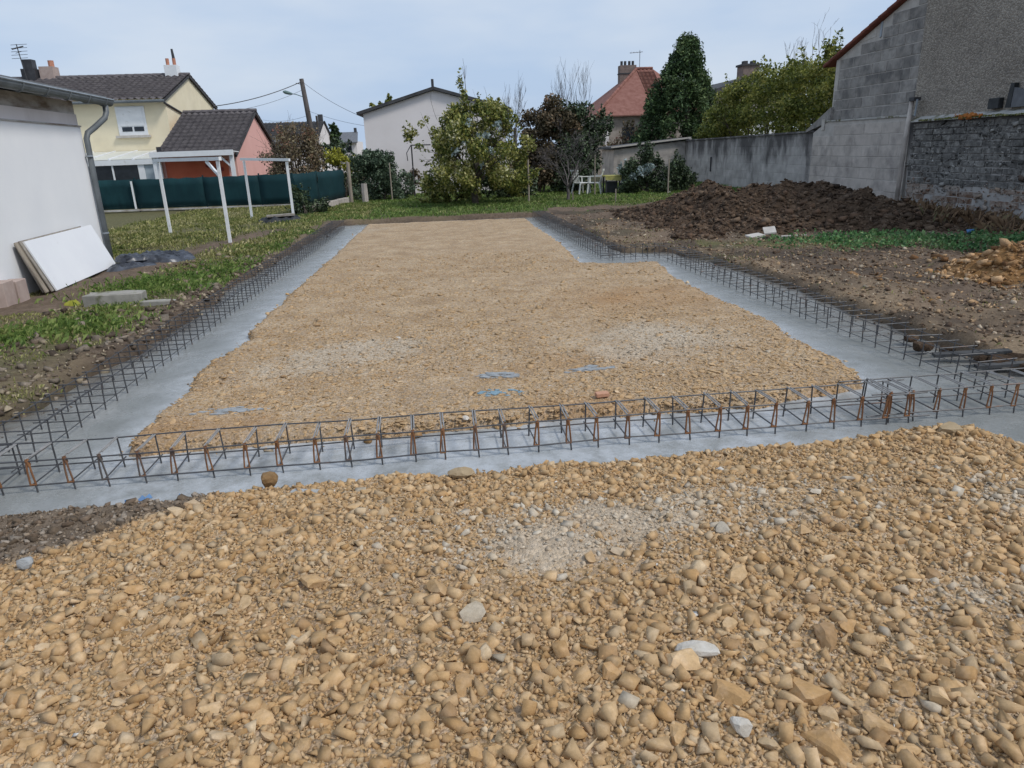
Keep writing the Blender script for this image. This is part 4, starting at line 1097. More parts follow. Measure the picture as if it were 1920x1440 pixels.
# local: +x away from the wall towards the site, +y along the wall
mb = MB(); mb.box(-6, 0, -7, 5.1, -0.4, 2.45); mb.build('wall', M['render_white'], gar, local=True)
mb = MB(); mb.box(-5.97, -0.02, -6.97, 5.08, 2.452, 2.64); mb.build('frieze', M['pale_render'], gar, local=True)
mb = MB(); mb.box(-5.98, -0.035, -6.98, 5.065, 2.642, 2.86); mb.build('wall_plate', M['frieze'], gar, local=True)
mb = MB(); mb.box(-5.99, 0.018, -6.99, 5.118, 2.425, 2.449); mb.build('drip_edge', M['frieze'], gar, local=True)
mb = MB()
mb.prism([(0.26, -7.6, 2.93), (0.26, -7.6, 3.00), (-3.2, -7.6, 3.30), (-6.5, -7.6, 3.02), (-6.5, -7.6, 2.94), (-3.2, -7.6, 3.22)], (0, 13.6, 0)); mb.build('roof', M['roof_sheet'], gar, local=True)
mb = MB(); mb.box(0.03, 0.20, -7.5, 5.9, 2.87, 2.90); mb.build('soffit', M['zinc'], gar, local=True)
def gutter_mesh():
    mb = MB(); n = 9; prof = [(0.30 + 0.085 * cos(pi + pi * k / (n - 1)), 2.93 + 0.115 * sin(pi + pi * k / (n - 1))) for k in range(n)]
    prof += [(x * 1.0 + (-0.006 if x > 0.3 else 0.006), z + 0.006) for x, z in reversed(prof)]
    mb.prism([(x, -7.4, z) for x, z in prof], (0, 13.4, 0))
    return mb
gutter_mesh().build('gutter', M['zinc'], gar, local=True, smooth=False)
mb = MB(); mb.tube([(0.388, -7.4, 2.935), (0.388, 6.0, 2.935)], 0.014, 8); mb.build('gutter_lip', M['zinc_edge'], gar, local=True)
mb = MB(); mb.prism([(0.30 + 0.085 * cos(pi + pi * k / 8), 6.0, 2.93 + 0.112 * sin(pi + pi * k / 8)) for k in range(9)], (0, 0.012, 0)); mb.build('gutter_end', M['zinc'], gar, local=True)
clip = MB(); clip.tube([(0.30 + 0.092 * cos(pi + pi * k / 10), 0, 2.93 + 0.121 * sin(pi + pi * k / 10)) for k in range(11)], 0.012, 6)
clip_me = clip.mesh('gutter_bracket', M['zinc'])
for k in range(9):
    o = bpy.data.objects.new('gutter_bracket', clip_me); COL.objects.link(o); o.parent = gar; o.location = (0, -1.2 + k * 0.85, 0)
mb = MB(); mb.tube([(0.30, 5.72, 2.83), (0.30, 5.71, 2.70), (0.28, 5.64, 2.60), (0.16, 5.35, 2.42), (0.09, 5.15, 2.32), (0.075, 5.08, 2.22), (0.075, 5.04, 1.2), (0.075, 5.03, -0.2)], 0.052, 10); mb.build('downpipe', M['zinc'], gar, local=True, smooth=True)
for z in (0.5, 1.9):
    mb = MB(); mb.tube([(0.075, 5.04, z), (0.075, 5.04, z + 0.03)], 0.062, 10); mb.build('pipe_collar', M['zinc_edge'], gar, local=True)

def gl(u, v, z):   # garage-local to world
    c, s = cos(G_ROT), sin(G_ROT)
    return Vector((-6.1 + u * c - v * s, 9.45 + u * s + v * c, z))
# boards leaning on the wall
def lean_board(v0, v1, ub, z0, ut, z1, th, mat, label, back=None):
    mb = MB()
    du = Vector((ut - ub, 0, z1 - z0)); nn = Vector((du.z, 0, -du.x)).normalized()
    p = [(ub, v0, z0), (ub, v1, z0), (ut, v1, z1), (ut, v0, z1)]
    P = [gl(*q) for q in p]
    nw = gl(nn.x, 0, nn.z) - gl(0, 0, 0)
    mb.prism(P, -nw * th)
    o = mb.build('board', mat, bevel=0.003)
    return tag(o, label, 'board', 'boards leaning on the garage wall')
lean_board(1.66, 4.26, 0.42, 0.0, 0.13, 0.74, 0.030, M['white_board'], 'large white board leaning against the garage wall, in front of the stack')
lean_board(1.60, 3.9, 0.375, 0.0, 0.090, 0.755, 0.022, M['board_edge'], 'grey board directly behind the large white board')
lean_board(1.52, 3.9, 0.325, 0.0, 0.068, 0.745, 0.025, M['weathered_wood'], 'pale wooden board in the stack, second behind the white board')
lean_board(1.56, 3.6, 0.270, 0.0, 0.045, 0.72, 0.022, M['board_edge'], 'grey board hindmost in the stack next to the garage wall')
for u, v, h, lab in ((0.14, 1.02, 0.30, 'pinkish concrete block by the garage wall, nearer the leaning boards'), (0.14, 0.66, 0.34, 'pinkish concrete block by the garage wall, cut by the left edge of the picture')):
    mb = MB(); c = gl(u, v, h / 2 - 0.06); ax = gl(u + 1, v, 0) - gl(u, v, 0); ay = gl(u, v + 1, 0) - gl(u, v, 0)
    mb.obox(c, ax * 0.11, ay * 0.15, (0, 0, h / 2 + 0.04))
    tag(mb.build('concrete_block', M['pink_block'], bevel=0.008), lab, 'concrete block', 'blocks by the garage wall')

# bundled plastic sheet
def crumple(name, c, sx, sy, h, mat, label, cat, seed, n=26, folds=3.0, rot=0.0):
    xs = np.linspace(-1, 1, n); X, Y = np.meshgrid(xs, xs)
    e = np.clip(1 - (np.abs(X) ** 3 + np.abs(Y) ** 3), 0, 1) ** 0.35
    nz = fbm(X * 2 + seed, Y * 2, folds * 0.5, 4, seed)
    ridge = 1 - np.abs(fbm(X * 1.2, Y * 2 + seed, folds * 0.6, 3, seed + 5)) * 1.3
    Z = h * e * (0.35 + 0.5 * ridge + 0.35 * nz)
    jx = 0.10 * fbm(X, Y, 2.5, 2, seed + 9); jy = 0.12 * fbm(X, Y, 2.5, 2, seed + 13)
    x = (X + jx) * sx; y = (Y + jy) * sy
    V = np.stack([c[0] + x * cos(rot) - y * sin(rot), c[1] + x * sin(rot) + y * cos(rot), c[2] + Z], -1).reshape(-1, 3)
    i = np.arange(n * n).reshape(n, n)
    F = np.stack([i[:-1, :-1], i[:-1, 1:], i[1:, 1:], i[1:, :-1]], -1).reshape(-1, 4)
    o = np_mesh(name, V, F, mat, smooth=True)
    return tag(o, label, cat)
crumple('plastic_sheet', (-5.30, 13.85, -0.03), 0.60, 0.42, 0.27, M['plastic_black'], 'crumpled dark plastic sheet in a heap at the garage corner', 'plastic sheet', 3, 34, 4.0, -0.2)
crumple('plastic_sheet', (-5.55, 13.25, -0.03), 0.42, 0.30, 0.15, M['plastic_black'], 'thin fold of dark plastic sheet lying before the crumpled heap', 'plastic sheet', 8, 28, 4.0, 0.1)

crumple('plastic_sheet', (-5.65, 13.55, 0.10), 0.30, 0.22, 0.13, M['plastic_black'], 'small rolled fold of dark plastic sheet next to the white board', 'plastic sheet', 15, 24, 4.0, 0.5)
def slab(c, sx, sy, h, rot, mat, label, seed):
    r = np.random.default_rng(seed); n = 10; mb = MB()
    pts = []
    for k in range(n):
        a = 2 * pi * k / n
        q = 1 / max(abs(cos(a)), abs(sin(a))) * r.uniform(0.82, 1.0)
        x, y = cos(a) * q * sx, sin(a) * q * sy
        pts.append((c[0] + x * cos(rot) - y * sin(rot), c[1] + x * sin(rot) + y * cos(rot), c[2] + r.uniform(-0.006, 0.006)))
    mb.prism(pts, (0, 0, h))
    return tag(mb.build('stone_slab', mat, bevel=0.008), label, 'stone slab')
slab((-4.33, 9.62, -0.02), 0.37, 0.16, 0.20, 0.03, M['slab'], 'thick mossy stone slab lying in the grass left of the footing', 21)
slab((-3.72, 9.40, 0.02), 0.25, 0.07, 0.07, -0.04, M['slab'], 'thin pale stone slab beside the thick one in the grass', 22)
tag(crumple('yellow_weed', (-4.95, 9.75, 0.0), 0.10, 0.07, 0.10, M['yellow_leaf'], 'small patch of yellow leaves in the grass near the slab', 'plant', 12, 10))

# ------------------------------------------------------------------ pergola frame, fence
pg = thing('pergola', (-5.6, 19.0, 0), 'bare white pergola frame standing in the grass before the green fence', 'pergola')
P1, P2, P3, P4 = (-6.81, 18.74), (-4.69, 16.26), (-5.72, 22.4), (-4.28, 21.3)
for (px, py), top in ((P1, 1.80), (P2, 1.78), (P3, 1.74), (P4, 1.68)):
    mb = MB(); mb.bar((px, py, -0.1), (px, py, top - 0.04), 0.062); mb.build('post', M['white_paint'], pg)
mb = MB(); mb.bar((-6.93, 18.88, 1.80), (-4.60, 16.15, 1.79), 0.06, 0.075); mb.build('beam', M['white_paint'], pg)
mb = MB(); mb.bar((-5.82, 22.48, 1.75), (-4.18, 21.22, 1.69), 0.06, 0.07); mb.build('beam', M['white_paint'], pg)
mb = MB(); mb.bar((-5.05, 16.68, 1.74), (-4.72, 16.30, 1.45), 0.05); mb.build('brace', M['white_paint'], pg)

fe = thing('net_fence', (-8.8, 27.3, 0), 'long dark green windbreak net fence in front of the yellow house', 'fence')
def fence_run(root, pts, z0, z1, mat, wav, seed):
    r = np.random.default_rng(seed); mb = MB()
    for (a, b) in zip(pts[:-1], pts[1:]):
        a, b = Vector((*a, 0)), Vector((*b, 0)); n = max(2, int((b - a).length / 0.25))
        row = []
        d = (b - a).normalized(); nn = Vector((-d.y, d.x, 0))
        for i in range(n + 1):
            p = a.lerp(b, i / n)
            for k in range(5):
                row.append(p + nn * (wav * r.normal()) + Vector((0, 0, z0 + (z1 - z0) * k / 4 + (0.012 * r.normal() if k == 4 else 0))))
        fs = [(i * 5 + k, (i + 1) * 5 + k, (i + 1) * 5 + k + 1, i * 5 + k + 1) for i in range(n) for k in range(4)]
        mb.add(row, fs)
    o = mb.build('net', mat, root, smooth=True)
    md = o.modifiers.new('solid', 'SOLIDIFY'); md.thickness = 0.01
    return o
fence_run(fe, [(-13.2, 27.7), (-10.97, 27.55), (-8.5, 27.3), (-6.5, 27.1), (-4.75, 27.0)], 0.16, 1.18, M['net'], 0.012, 1)
for x, y in ((-13.0, 27.78), (-10.95, 27.62), (-8.5, 27.38), (-6.5, 27.18), (-4.8, 27.08)):
    mb = MB(); mb.tube([(x, y, -0.1), (x, y, 1.24)], 0.028, 8); mb.build('post', M['net'], fe)
mb = MB(); mb.bar((-13.2, 27.70, 0.11), (-4.75, 27.0, 0.11), 0.16, 0.05); mb.build('coping', M['frieze'], fe)
mb = MB(); mb.bar((-13.2, 27.72, -0.08), (-4.75, 27.02, -0.08), 0.12, 0.26); mb.build('base_wall', M['mortar_dark'], fe)
mb = MB(); mb.bar((-11.02, 27.46, 0.16), (-11.02, 27.46, 1.12), 0.05); tag(mb.build('white_stake', M['white_paint']), 'peeling white stake standing against the green net near the garage', 'stake')

f2 = thing('net_fence', (-4.0, 25.3, 0), 'shorter green net fence on a low block wall running back to the wooden post', 'fence')
fence_run(f2, [(-4.55, 23.3), (-4.1, 25.0), (-3.55, 27.45)], 0.28, 1.26, M['net'], 0.02, 2)
for x, y in ((-4.55, 23.32), (-4.1, 25.03)):
    mb = MB(); mb.tube([(x - 0.03, y, -0.1), (x - 0.03, y, 1.3)], 0.025, 8); mb.build('post', M['net'], f2)
mb0 = MB(); mb0.box(-0.5, 0.5, -0.5, 0.5, -0.5, 0.5)
blk_me = mb0.mesh('block', M['block_light'])
bmx = bmesh.new(); bmx.from_mesh(blk_me); bmesh.ops.bevel(bmx, geom=bmx.edges[:], offset=0.04, segments=1, affect='EDGES'); bmx.to_mesh(blk_me); bmx.free()
a, b = Vector((-4.42, 23.25, 0)), Vector((-3.5, 27.4, 0)); d = (b - a); an = math.atan2(d.y, d.x)
for k in range(8):
    p = a + d * ((k + 0.5) / 8)
    inst(blk_me, 'block', f2, (p.x, p.y, 0.10), (0, 0, an + random.uniform(-0.03, 0.03)), (0.51, 0.17, 0.34 + random.uniform(-0.02, 0.02)))
mb = MB(); mb.bar((-4.43, 23.3, 0.0), (-3.53, 27.35, 0.0), 0.12, 0.4); mb.build('mortar', M['mortar_dark'], f2)

def post(name, x, y, h, r, mat, label, cat, group=None, lean=(0, 0)):
    mb = MB(); mb.tube([(x, y, -0.15), (x + lean[0] * 0.5, y + lean[1] * 0.5, h * 0.5), (x + lean[0], y + lean[1], h)], [r, r * 0.97, r * 0.9], 8)
    return tag(mb.build(name, mat), label, cat, group)
post('wooden_post', -3.39, 27.73, 1.50, 0.07, M['weathered_wood'], 'thick weathered wooden post at the end of the short green fence', 'post')
post('concrete_stump', -2.88, 27.73, 0.72, 0.12, M['block_light'], 'short pale concrete stump beside the grey-green bush', 'post')
SG = 'thin wooden stakes along the lawn'
post('stake', -1.92, 28.30, 1.42, 0.025, M['weathered_wood'], 'thin pale stake in front of the grey-green bush', 'stake', SG)
post('stake', 2.85, 24.15, 1.42, 0.03, M['weathered_wood'], 'thin pale stake between the leafy apple tree and the copper hedge', 'stake', SG)
post('stake', 8.03, 25.6, 1.24, 0.028, M['weathered_wood'], 'thin pale stake in front of the dark shrubs by the shed', 'stake', SG)
post('stake', 5.49, 26.14, 1.47, 0.022, M['weathered_wood'], 'thin pale stake beside the white plastic chairs', 'stake', SG)
post('stake', 5.48, 22.88, 0.46, 0.022, M['weathered_wood'], 'short pale peg in the lawn near the soil heap', 'stake', SG)
post('stake', 4.30, 24.0, 0.36, 0.022, M['weathered_wood'], 'short pale peg at the foot of the bare tree', 'stake', SG)
# metal clothes-line frame by the white house
cf = thing('clothes_line', (-1.1, 29.7, 0), 'thin dark metal clothes line frame beside the white house', 'clothes line')
mb = MB(); mb.tube([(-1.1, 29.7, -0.1), (-1.1, 29.7, 2.05)], 0.028, 8); mb.build('post', M['dark_metal'], cf)
mb = MB(); mb.tube([(-1.1, 29.7, 2.03), (-0.35, 29.9, 2.03)], 0.024, 8); mb.build('arm', M['dark_metal'], cf)
mb = MB(); mb.tube([(-1.12, 29.7, 2.03), (-1.30, 29.6, 1.75), (-1.28, 29.6, 1.45)], 0.018, 6); mb.build('hook', M['dark_metal'], cf)

# things lying before the fence
tp = thing('tarpaulin_pile', (-4.6, 21.2, 0), 'low dark pile of tarpaulin and planks in the grass by the pergola', 'tarpaulin pile')
o = crumple('tarpaulin', (-4.62, 21.1, -0.02), 0.62, 0.42, 0.26, M['tarp'], None, None, 17, 24, 3.0, 0.15); o.parent = tp; o.location = -tp.location
mb = MB(); mb.bar((-4.95, 20.95, 0.21), (-4.2, 21.12, 0.22), 0.28, 0.05); mb.build('plank', M['board_edge'], tp)
lump('stone', (-5.05, 20.85, 0.04), (0.10, 0.08, 0.08), M['tarp'], 'black lump beside the dark tarpaulin pile', 'stone', 0, 9)

# ------------------------------------------------------------------ houses on the left
def tile_roof(name, parent, p0, u, v, nu, nv, mat, rise=0.05, label=None):
    """rows of curved tiles: p0 eave corner, u along the eave, v up the slope"""
    p0, u, v = Vector(p0), Vector(u), Vector(v)
    n = u.cross(v).normalized()
    if n.z < 0: n = -n
    cu, V, F = 4, [], []
    cols = nu * cu + 1
    for r in range(nv):
        for e in range(2):
            t = (r + e * 1.04) / nv
            for c in range(cols):
                wv = rise * (0.5 + 0.5 * cos(2 * pi * c / cu)) 
                q = p0 + u * (c / (cols - 1)) + v * min(t, 1.0) + n * (wv + (0.03 if e == 0 else 0.0))
                V.append(q[:])
        b = r * 2 * cols
        for c in range(cols - 1):
            F.append((b + c, b + c + 1, b + cols + c + 1, b + cols + c))
            if r > 0: F.append((b - cols + c, b - cols + c + 1, b + c + 1, b + c))
    o = np_mesh(name, np.array(V), np.array(F), mat, parent=parent, kind='stuff')
    return o
def ridge_tiles(parent, a, b, r, n, mat):
    a, b = Vector(a), Vector(b)
    mb = MB()
    d = (b - a) / n
    mb.tube([Vector((0, 0, 0)), d * 1.02], [r, r * 0.9], 8)
    me = mb.mesh('ridge_tile', mat)
    for k in range(n):
        inst(me, 'ridge_tile', parent, a + d * k)

yh = thing('yellow_house', (-15.8, 37.5, 0), 'cream yellow two storey house with brown tiled roof and shuttered window', 'house')
yx0, yx1, yf, yb, ye, yr = -22.0, -11.6, 34.0, 41.0, 4.32, 5.48
mb = MB(); mb.prism([(yx1, yf, -0.2), (yx1, yf, ye), (yx1, (yf + yb) / 2, yr), (yx1, yb, ye), (yx1, yb, -0.2)], (yx0 - yx1, 0, 0)); mb.build('wall', M['cream'], yh)
tile_roof('roof_tiles', yh, (yx0 - 0.3, yf - 0.35, ye - 0.08), (yx1 - yx0 + 0.42, 0, 0), (0, 3.85, yr - ye + 0.14), 36, 11, M['tile_brown'], 0.07)
tile_roof('roof_tiles', yh, (yx0 - 0.3, yb + 0.35, ye - 0.08), (yx1 - yx0 + 0.42, 0, 0), (0, -3.85, yr - ye + 0.14), 36, 11, M['tile_brown'], 0.07)
ridge_tiles(yh, (yx0 - 0.3, 37.5, yr + 0.09), (yx1 + 0.13, 37.5, yr + 0.09), 0.10, 26, M['tile_brown'])
mb = MB(); mb.bar((yx1 + 0.06, yf - 0.38, ye - 0.13), (yx1 + 0.06, 37.5, yr + 0.02), 0.10, 0.09); mb.bar((yx1 + 0.06, yb + 0.38, ye - 0.13), (yx1 + 0.06, 37.5, yr + 0.02), 0.10, 0.09); mb.build('verge', M['roof_dark'], yh)
mb = MB(); mb.tube([(yx0, yf - 0.40, ye - 0.13), (yx1 + 0.1, yf - 0.40, ye - 0.13)], 0.06, 8); mb.build('gutter', M['zinc'], yh)
mb = MB(); mb.tube([(yx1 + 0.03, yf - 0.2, ye - 0.2), (yx1 + 0.05, 36.4, ye - 0.62), (yx1 + 0.05, 36.7, ye - 1.5)], 0.045, 8); mb.build('downpipe', M['dark_metal'], yh)
win = MB().box(-13.72, -12.52, yf - 0.03, yf + 0.05, 2.86, 4.03).build('window', M['white_paint'], yh)
MB().box(-13.60, -12.62, yf - 0.05, yf - 0.033, 3.24, 3.99).build('shutter', M['white_paint'], win)
MB().box(-13.56, -13.14, yf - 0.045, yf - 0.032, 3.02, 3.20).build('pane', M['glass_dark'], win)
MB().box(-13.06, -12.66, yf - 0.045, yf - 0.032, 3.02, 3.20).build('pane', M['glass_dark'], win)
MB().box(-13.85, -12.42, yf - 0.14, yf - 0.002, 2.76, 2.86).build('sill', M['plaster_piece'], yh)
ch = MB().box(-12.5, -11.95, 37.25, 37.75, 5.0, 5.98).build('chimney', M['white_paint'], yh)
for x in (-12.38, -12.08):
    MB().tube([(x, 37.5, 5.98), (x, 37.5, 6.28)], 0.08, 8).build('chimney_pot', M['terracotta'], ch)
MB().tube([(-12.08, 37.5, 6.28), (-12.10, 37.5, 6.68)], [0.07, 0.05], 8).build('cowl', M['dark_metal'], ch)
ch = MB().box(-18.05, -17.45, 37.3, 37.9, 5.2, 6.05).build('chimney', M['pink_block'], yh)
MB().tube([(-17.6, 37.6, 6.05), (-17.6, 37.6, 6.32)], 0.13, 8).build('chimney_pot', M['terracotta'], ch)
ch = MB().box(-18.75, -18.15, 37.1, 37.7, 5.2, 5.95).build('chimney', M['dark_metal'], yh)
MB().box(-18.65, -18.25, 37.2, 37.6, 5.95, 6.35).build('cowl', M['dark_metal'], ch)
an_ = MB(); an_.tube([(-18.5, 37.0, 5.4), (-18.62, 37.0, 6.95)], 0.022, 6)
an_ = an_.build('aerial', M['dark_metal'], yh)
mb = MB()
for k in range(5): mb.tube([(-18.9 + k * 0.02, 36.9, 6.35 + k * 0.14), (-18.30 + k * 0.02, 37.1, 6.40 + k * 0.14)], 0.010, 5)
mb.tube([(-18.60, 36.75, 6.55), (-18.60, 37.3, 6.7)], 0.012, 5); mb.tube([(-18.72, 36.75, 6.72), (-18.50, 37.3, 6.90)], 0.03, 5)
mb.build('element', M['dark_metal'], an_)
# white veranda on the front of the house
ve = thing('veranda', (-13.3, 32.4, 0), 'white framed glazed veranda with sloping roof under the yellow wall', 'veranda')
for k in range(6):
    x0 = -16.8 + k * 0.92
    MB().prism([(x0 + 0.05, 33.97, 2.20), (x0 + 0.87, 33.97, 2.20), (x0 + 0.87, 31.05, 1.87), (x0 + 0.05, 31.05, 1.87)], (0, 0, 0.02)).build('roof_panel', M['roof_glass'], ve)
for k in range(7):
    x0 = -16.8 + k * 0.92
    MB().bar((x0, 33.98, 2.225), (x0, 31.0, 1.885), 0.07, 0.06).build('rafter', M['white_paint'], ve)
MB().box(-16.9, -11.15, 30.95, 31.1, 1.66, 1.86).build('beam', M['white_paint'], ve)
for x, w in ((-16.0, 0.06), (-15.0, 0.06), (-14.02, 0.06), (-13.05, 0.06), (-11.95, 0.24), (-11.25, 0.2)):
    MB().box(x - w / 2, x + w / 2, 31.0, 31.08, -0.1, 1.66).build('mullion', M['white_paint'], ve)
for x0, x1, m_ in ((-16.7, -16.03, 'glass_dark'), (-15.97, -15.03, 'glass_dark'), (-14.97, -14.05, 'glass_dark'), (-13.99, -13.08, 'glass_dark'), (-13.02, -12.07, 'glass_dark'), (-11.83, -11.35, 'glass_pale')):
    MB().box(x0, x1, 31.03, 31.05, 0.05, 1.655).build('pane', M[m_], ve)
# pink annex
ax = thing('pink_annex', (-9.6, 35.0, 0), 'low pink annex with brown tiled roof joined to the yellow house', 'house')
ax0, ax1 = -11.2, -8.25
mb = MB(); mb.prism([(ax1, 31.2, -0.2), (ax1, 31.2, 1.98), (ax1, 35.0, 3.62), (ax1, 38.8, 1.98), (ax1, 38.8, -0.2)], (ax0 - ax1, 0, 0)); mb.build('wall', M['pink'], ax)
MB().box(ax0 + 0.15, ax1 - 0.35, 31.17, 31.195, -0.1, 1.75).build('patio_wall', M['redwall'], ax)
tile_roof('roof_tiles', ax, (ax0 - 0.05, 30.85, 1.92), (ax1 - ax0 + 0.2, 0, 0), (0, 4.15, 1.80), 12, 12, M['tile_brown'], 0.07)
tile_roof('roof_tiles', ax, (ax0 - 0.05, 39.15, 1.92), (ax1 - ax0 + 0.2, 0, 0), (0, -4.15, 1.80), 12, 12, M['tile_brown'], 0.07)
ridge_tiles(ax, (ax0 - 0.05, 35.0, 3.78), (ax1 + 0.18, 35.0, 3.78), 0.09, 8, M['tile_brown'])
mb = MB(); mb.bar((ax1 + 0.1, 30.8, 1.86), (ax1 + 0.1, 35.0, 3.68), 0.09, 0.08); mb.bar((ax1 + 0.1, 39.2, 1.86), (ax1 + 0.1, 35.0, 3.68), 0.09, 0.08); mb.build('verge', M['roof_dark'], ax)
MB().box(ax0 + 0.0, ax0 + 0.12, 30.9, 31.1, 2.05, 2.3).build('vent', M['dark_metal'], ax)
MB().box(-9.0, -8.8, 31.13, 31.165, 1.3, 1.45).build('ornament', M['ornament_red'], ax)
for (x, z) in ((-9.35, 1.52), (-9.10, 1.44), (-9.05, 1.25)):
    mb = MB()
    for s in (-1, 1): mb.prism([(x, 31.15, z), (x + s * 0.11, 31.13, z + 0.10), (x + s * 0.13, 31.13, z - 0.02), (x + s * 0.05, 31.14, z - 0.09)], (0, 0.012, 0))
    tag(mb.build('butterfly_ornament', M['ornament_red']), 'dark red butterfly wall ornament, %s of the three on the red wall' % {1.52: 'left and highest', 1.44: 'right and middle', 1.25: 'lowest'}[z], 'ornament', 'butterfly ornaments on the red patio wall')
cn = thing('awning_canopy', (-9.5, 30.0, 0), 'white canopy with deep fascia in front of the pink annex', 'canopy')
MB().box(-11.1, -7.98, 29.8, 29.9, 1.90, 2.10).build('fascia', M['white_paint'], cn)
MB().prism([(-11.08, 29.91, 2.03), (-8.0, 29.91, 2.03), (-8.0, 30.8, 2.0), (-11.08, 30.8, 2.0)], (0, 0, 0.03)).build('roof', M['white_paint'], cn)
for x in (-11.0, -8.1): MB().box(x - 0.07, x + 0.07, 29.92, 30.06, -0.1, 1.9).build('post', M['white_paint'], cn)
MB().bar((-8.55, 29.98, 1.88), (-8.15, 29.98, 1.48), 0.07).build('brace', M['white_paint'], cn)

# ------------------------------------------------------------------ white gable house in the middle
wh = thing('white_house', (-0.1, 36, 0), 'pale rendered house with wide low gable behind the apple tree', 'house')
wx0, wx1, wf = -3.08, 2.86, 32.0
mb = MB(); mb.prism([(wx0, wf, -0.2), (wx1, wf, -0.2), (wx1, wf, 3.34), (-0.11, wf, 4.18), (wx0, wf, 3.34)], (0, 8, 0)); mb.build('wall', M['pale_render'], wh)
for s, lab in ((-1, None), (1, None)):
    xe = -0.11 + s * 3.2
    MB().prism([(-0.11, wf - 0.12, 4.20), (xe, wf - 0.12, 3.30), (xe, wf - 0.12, 3.40), (-0.11, wf - 0.12, 4.30)], (0, 8.3, 0)).build('roof', M['roof_grey'], wh)
for s in (-1, 1):
    xe = -0.11 + s * 3.22
    MB().bar((-0.11 + s * 0.01, wf - 0.15, 4.255), (xe, wf - 0.15, 3.35), 0.05, 0.12).build('bargeboard', M['roof_dark'], wh)
MB().tube([(-0.13, wf + 0.1, 4.2), (-0.13, wf + 0.1, 4.62)], 0.055, 8).build('flue_pipe', M['dark_metal'], wh)
MB().box(-0.55, 0.3, wf - 0.004, wf + 0.02, 3.2, 3.205).build('string_course', M['pale_render'], wh)

# ------------------------------------------------------------------ far houses, pole, cables
dk = thing('dark_roofed_house', (-11.2, 62, 0), 'low house with dark roof far behind the reddish bush', 'house')
MB().prism([(-9.35, 60, -0.2), (-9.35, 60, 3.3), (-9.35, 63, 4.3), (-9.35, 66, 3.3), (-9.35, 66, -0.2)], (-5, 0, 0)).build('wall', M['pale_render'], dk)
tile_roof('roof_tiles', dk, (-14.5, 59.5, 3.12), (5.3, 0, 0), (0, 3.5, 1.25), 18, 8, M['roof_dark'], 0.05)
tile_roof('roof_tiles', dk, (-14.5, 66.5, 3.12), (5.3, 0, 0), (0, -3.5, 1.25), 18, 8, M['roof_dark'], 0.05)
MB().box(-9.7, -9.35, 62.8, 63.2, 4.2, 4.9).build('chimney', M['roof_dark'], dk)
gr = thing('grey_roofed_house', (-8.6, 75, 0), 'distant house with grey slate roof between the bush and the white house', 'house')
MB().box(-11.2, -7.9, 73, 79, -0.2, 2.9).build('wall', M['pale_render'], gr)
MB().prism([(-11.4, 72.6, 2.75), (-7.75, 72.6, 2.75), (-8.0, 76, 3.75), (-11.2, 76, 3.75)], (0, 0, 0.08)).build('roof', M['roof_grey'], gr)
MB().box(-8.35, -8.1, 75.8, 76.2, 3.7, 4.2).build('chimney', M['roof_dark'], gr)
MB().box(-8.9, -8.4, 72.98, 72.99, 1.9, 2.5).build('window', M['glass_dark'], gr)

up = thing('utility_pole', (-7.3, 45, 0), 'dark wooden utility pole carrying cables and a street lamp', 'utility pole')
MB().tube([(-7.32, 45, -0.3), (-7.45, 45, 3.7), (-7.63, 45, 5.95)], [0.17, 0.15, 0.12], 10).build('pole', M['pole_wood'], up, smooth=True)
MB().tube([(-7.63, 44.9, 5.65), (-7.95, 44.9, 5.72)], 0.02, 6).build('bracket', M['dark_metal'], up)
MB().tube([(-7.55, 44.95, 4.95), (-8.0, 44.9, 5.12), (-8.25, 44.85, 5.17)], 0.022, 6).build('lamp_arm', M['lamp_green'], up)
mb = MB(); mb.tube([(-8.22, 44.85, 5.15), (-8.4, 44.85, 5.20), (-8.6, 44.84, 5.26), (-8.72, 44.84, 5.29)], [0.05, 0.09, 0.10, 0.04], 8); mb.build('lamp_head', M['lamp_green'], up)
MB().tube([(-7.0, 45.0, 2.8), (-7.02, 45.0, 3.95)], 0.06, 8).build('stay_post', M['pole_wood'], up)
def cable(a, b, sag, label, r=0.012):
    a, b = Vector(a), Vector(b)
    mb = MB(); mb.tube([a.lerp(b, i / 14) - Vector((0, 0, sag * 4 * (i / 14) * (1 - i / 14))) for i in range(15)], r, 5)
    tag(mb.build('overhead_cable', M['dark_metal']), label, 'cable', 'overhead cables at the utility pole')
cable((-7.66, 44.9, 5.78), (-11.5, 40.6, 4.35), 0.18, 'thick overhead cable from the pole top to the gable of the yellow house', 0.022)
cable((-7.64, 44.9, 5.35), (-11.5, 40.8, 4.05), 0.22, 'thin overhead cable below the thick one, running to the yellow house', 0.009)
cable((-7.6, 45.0, 5.80), (-3.1, 36, 3.25), 0.20, 'thin overhead cable from the pole top to the white gable house', 0.010)
cable((-7.5, 45.0, 4.25), (-3.1, 38, 3.0), 0.12, 'thin lower overhead cable from mid pole to the white gable house', 0.008)
cable((-7.5, 45.2, 4.0), (-13.0, 58, 4.4), 0.2, 'thin overhead cable running back towards the dark roofed house', 0.008)

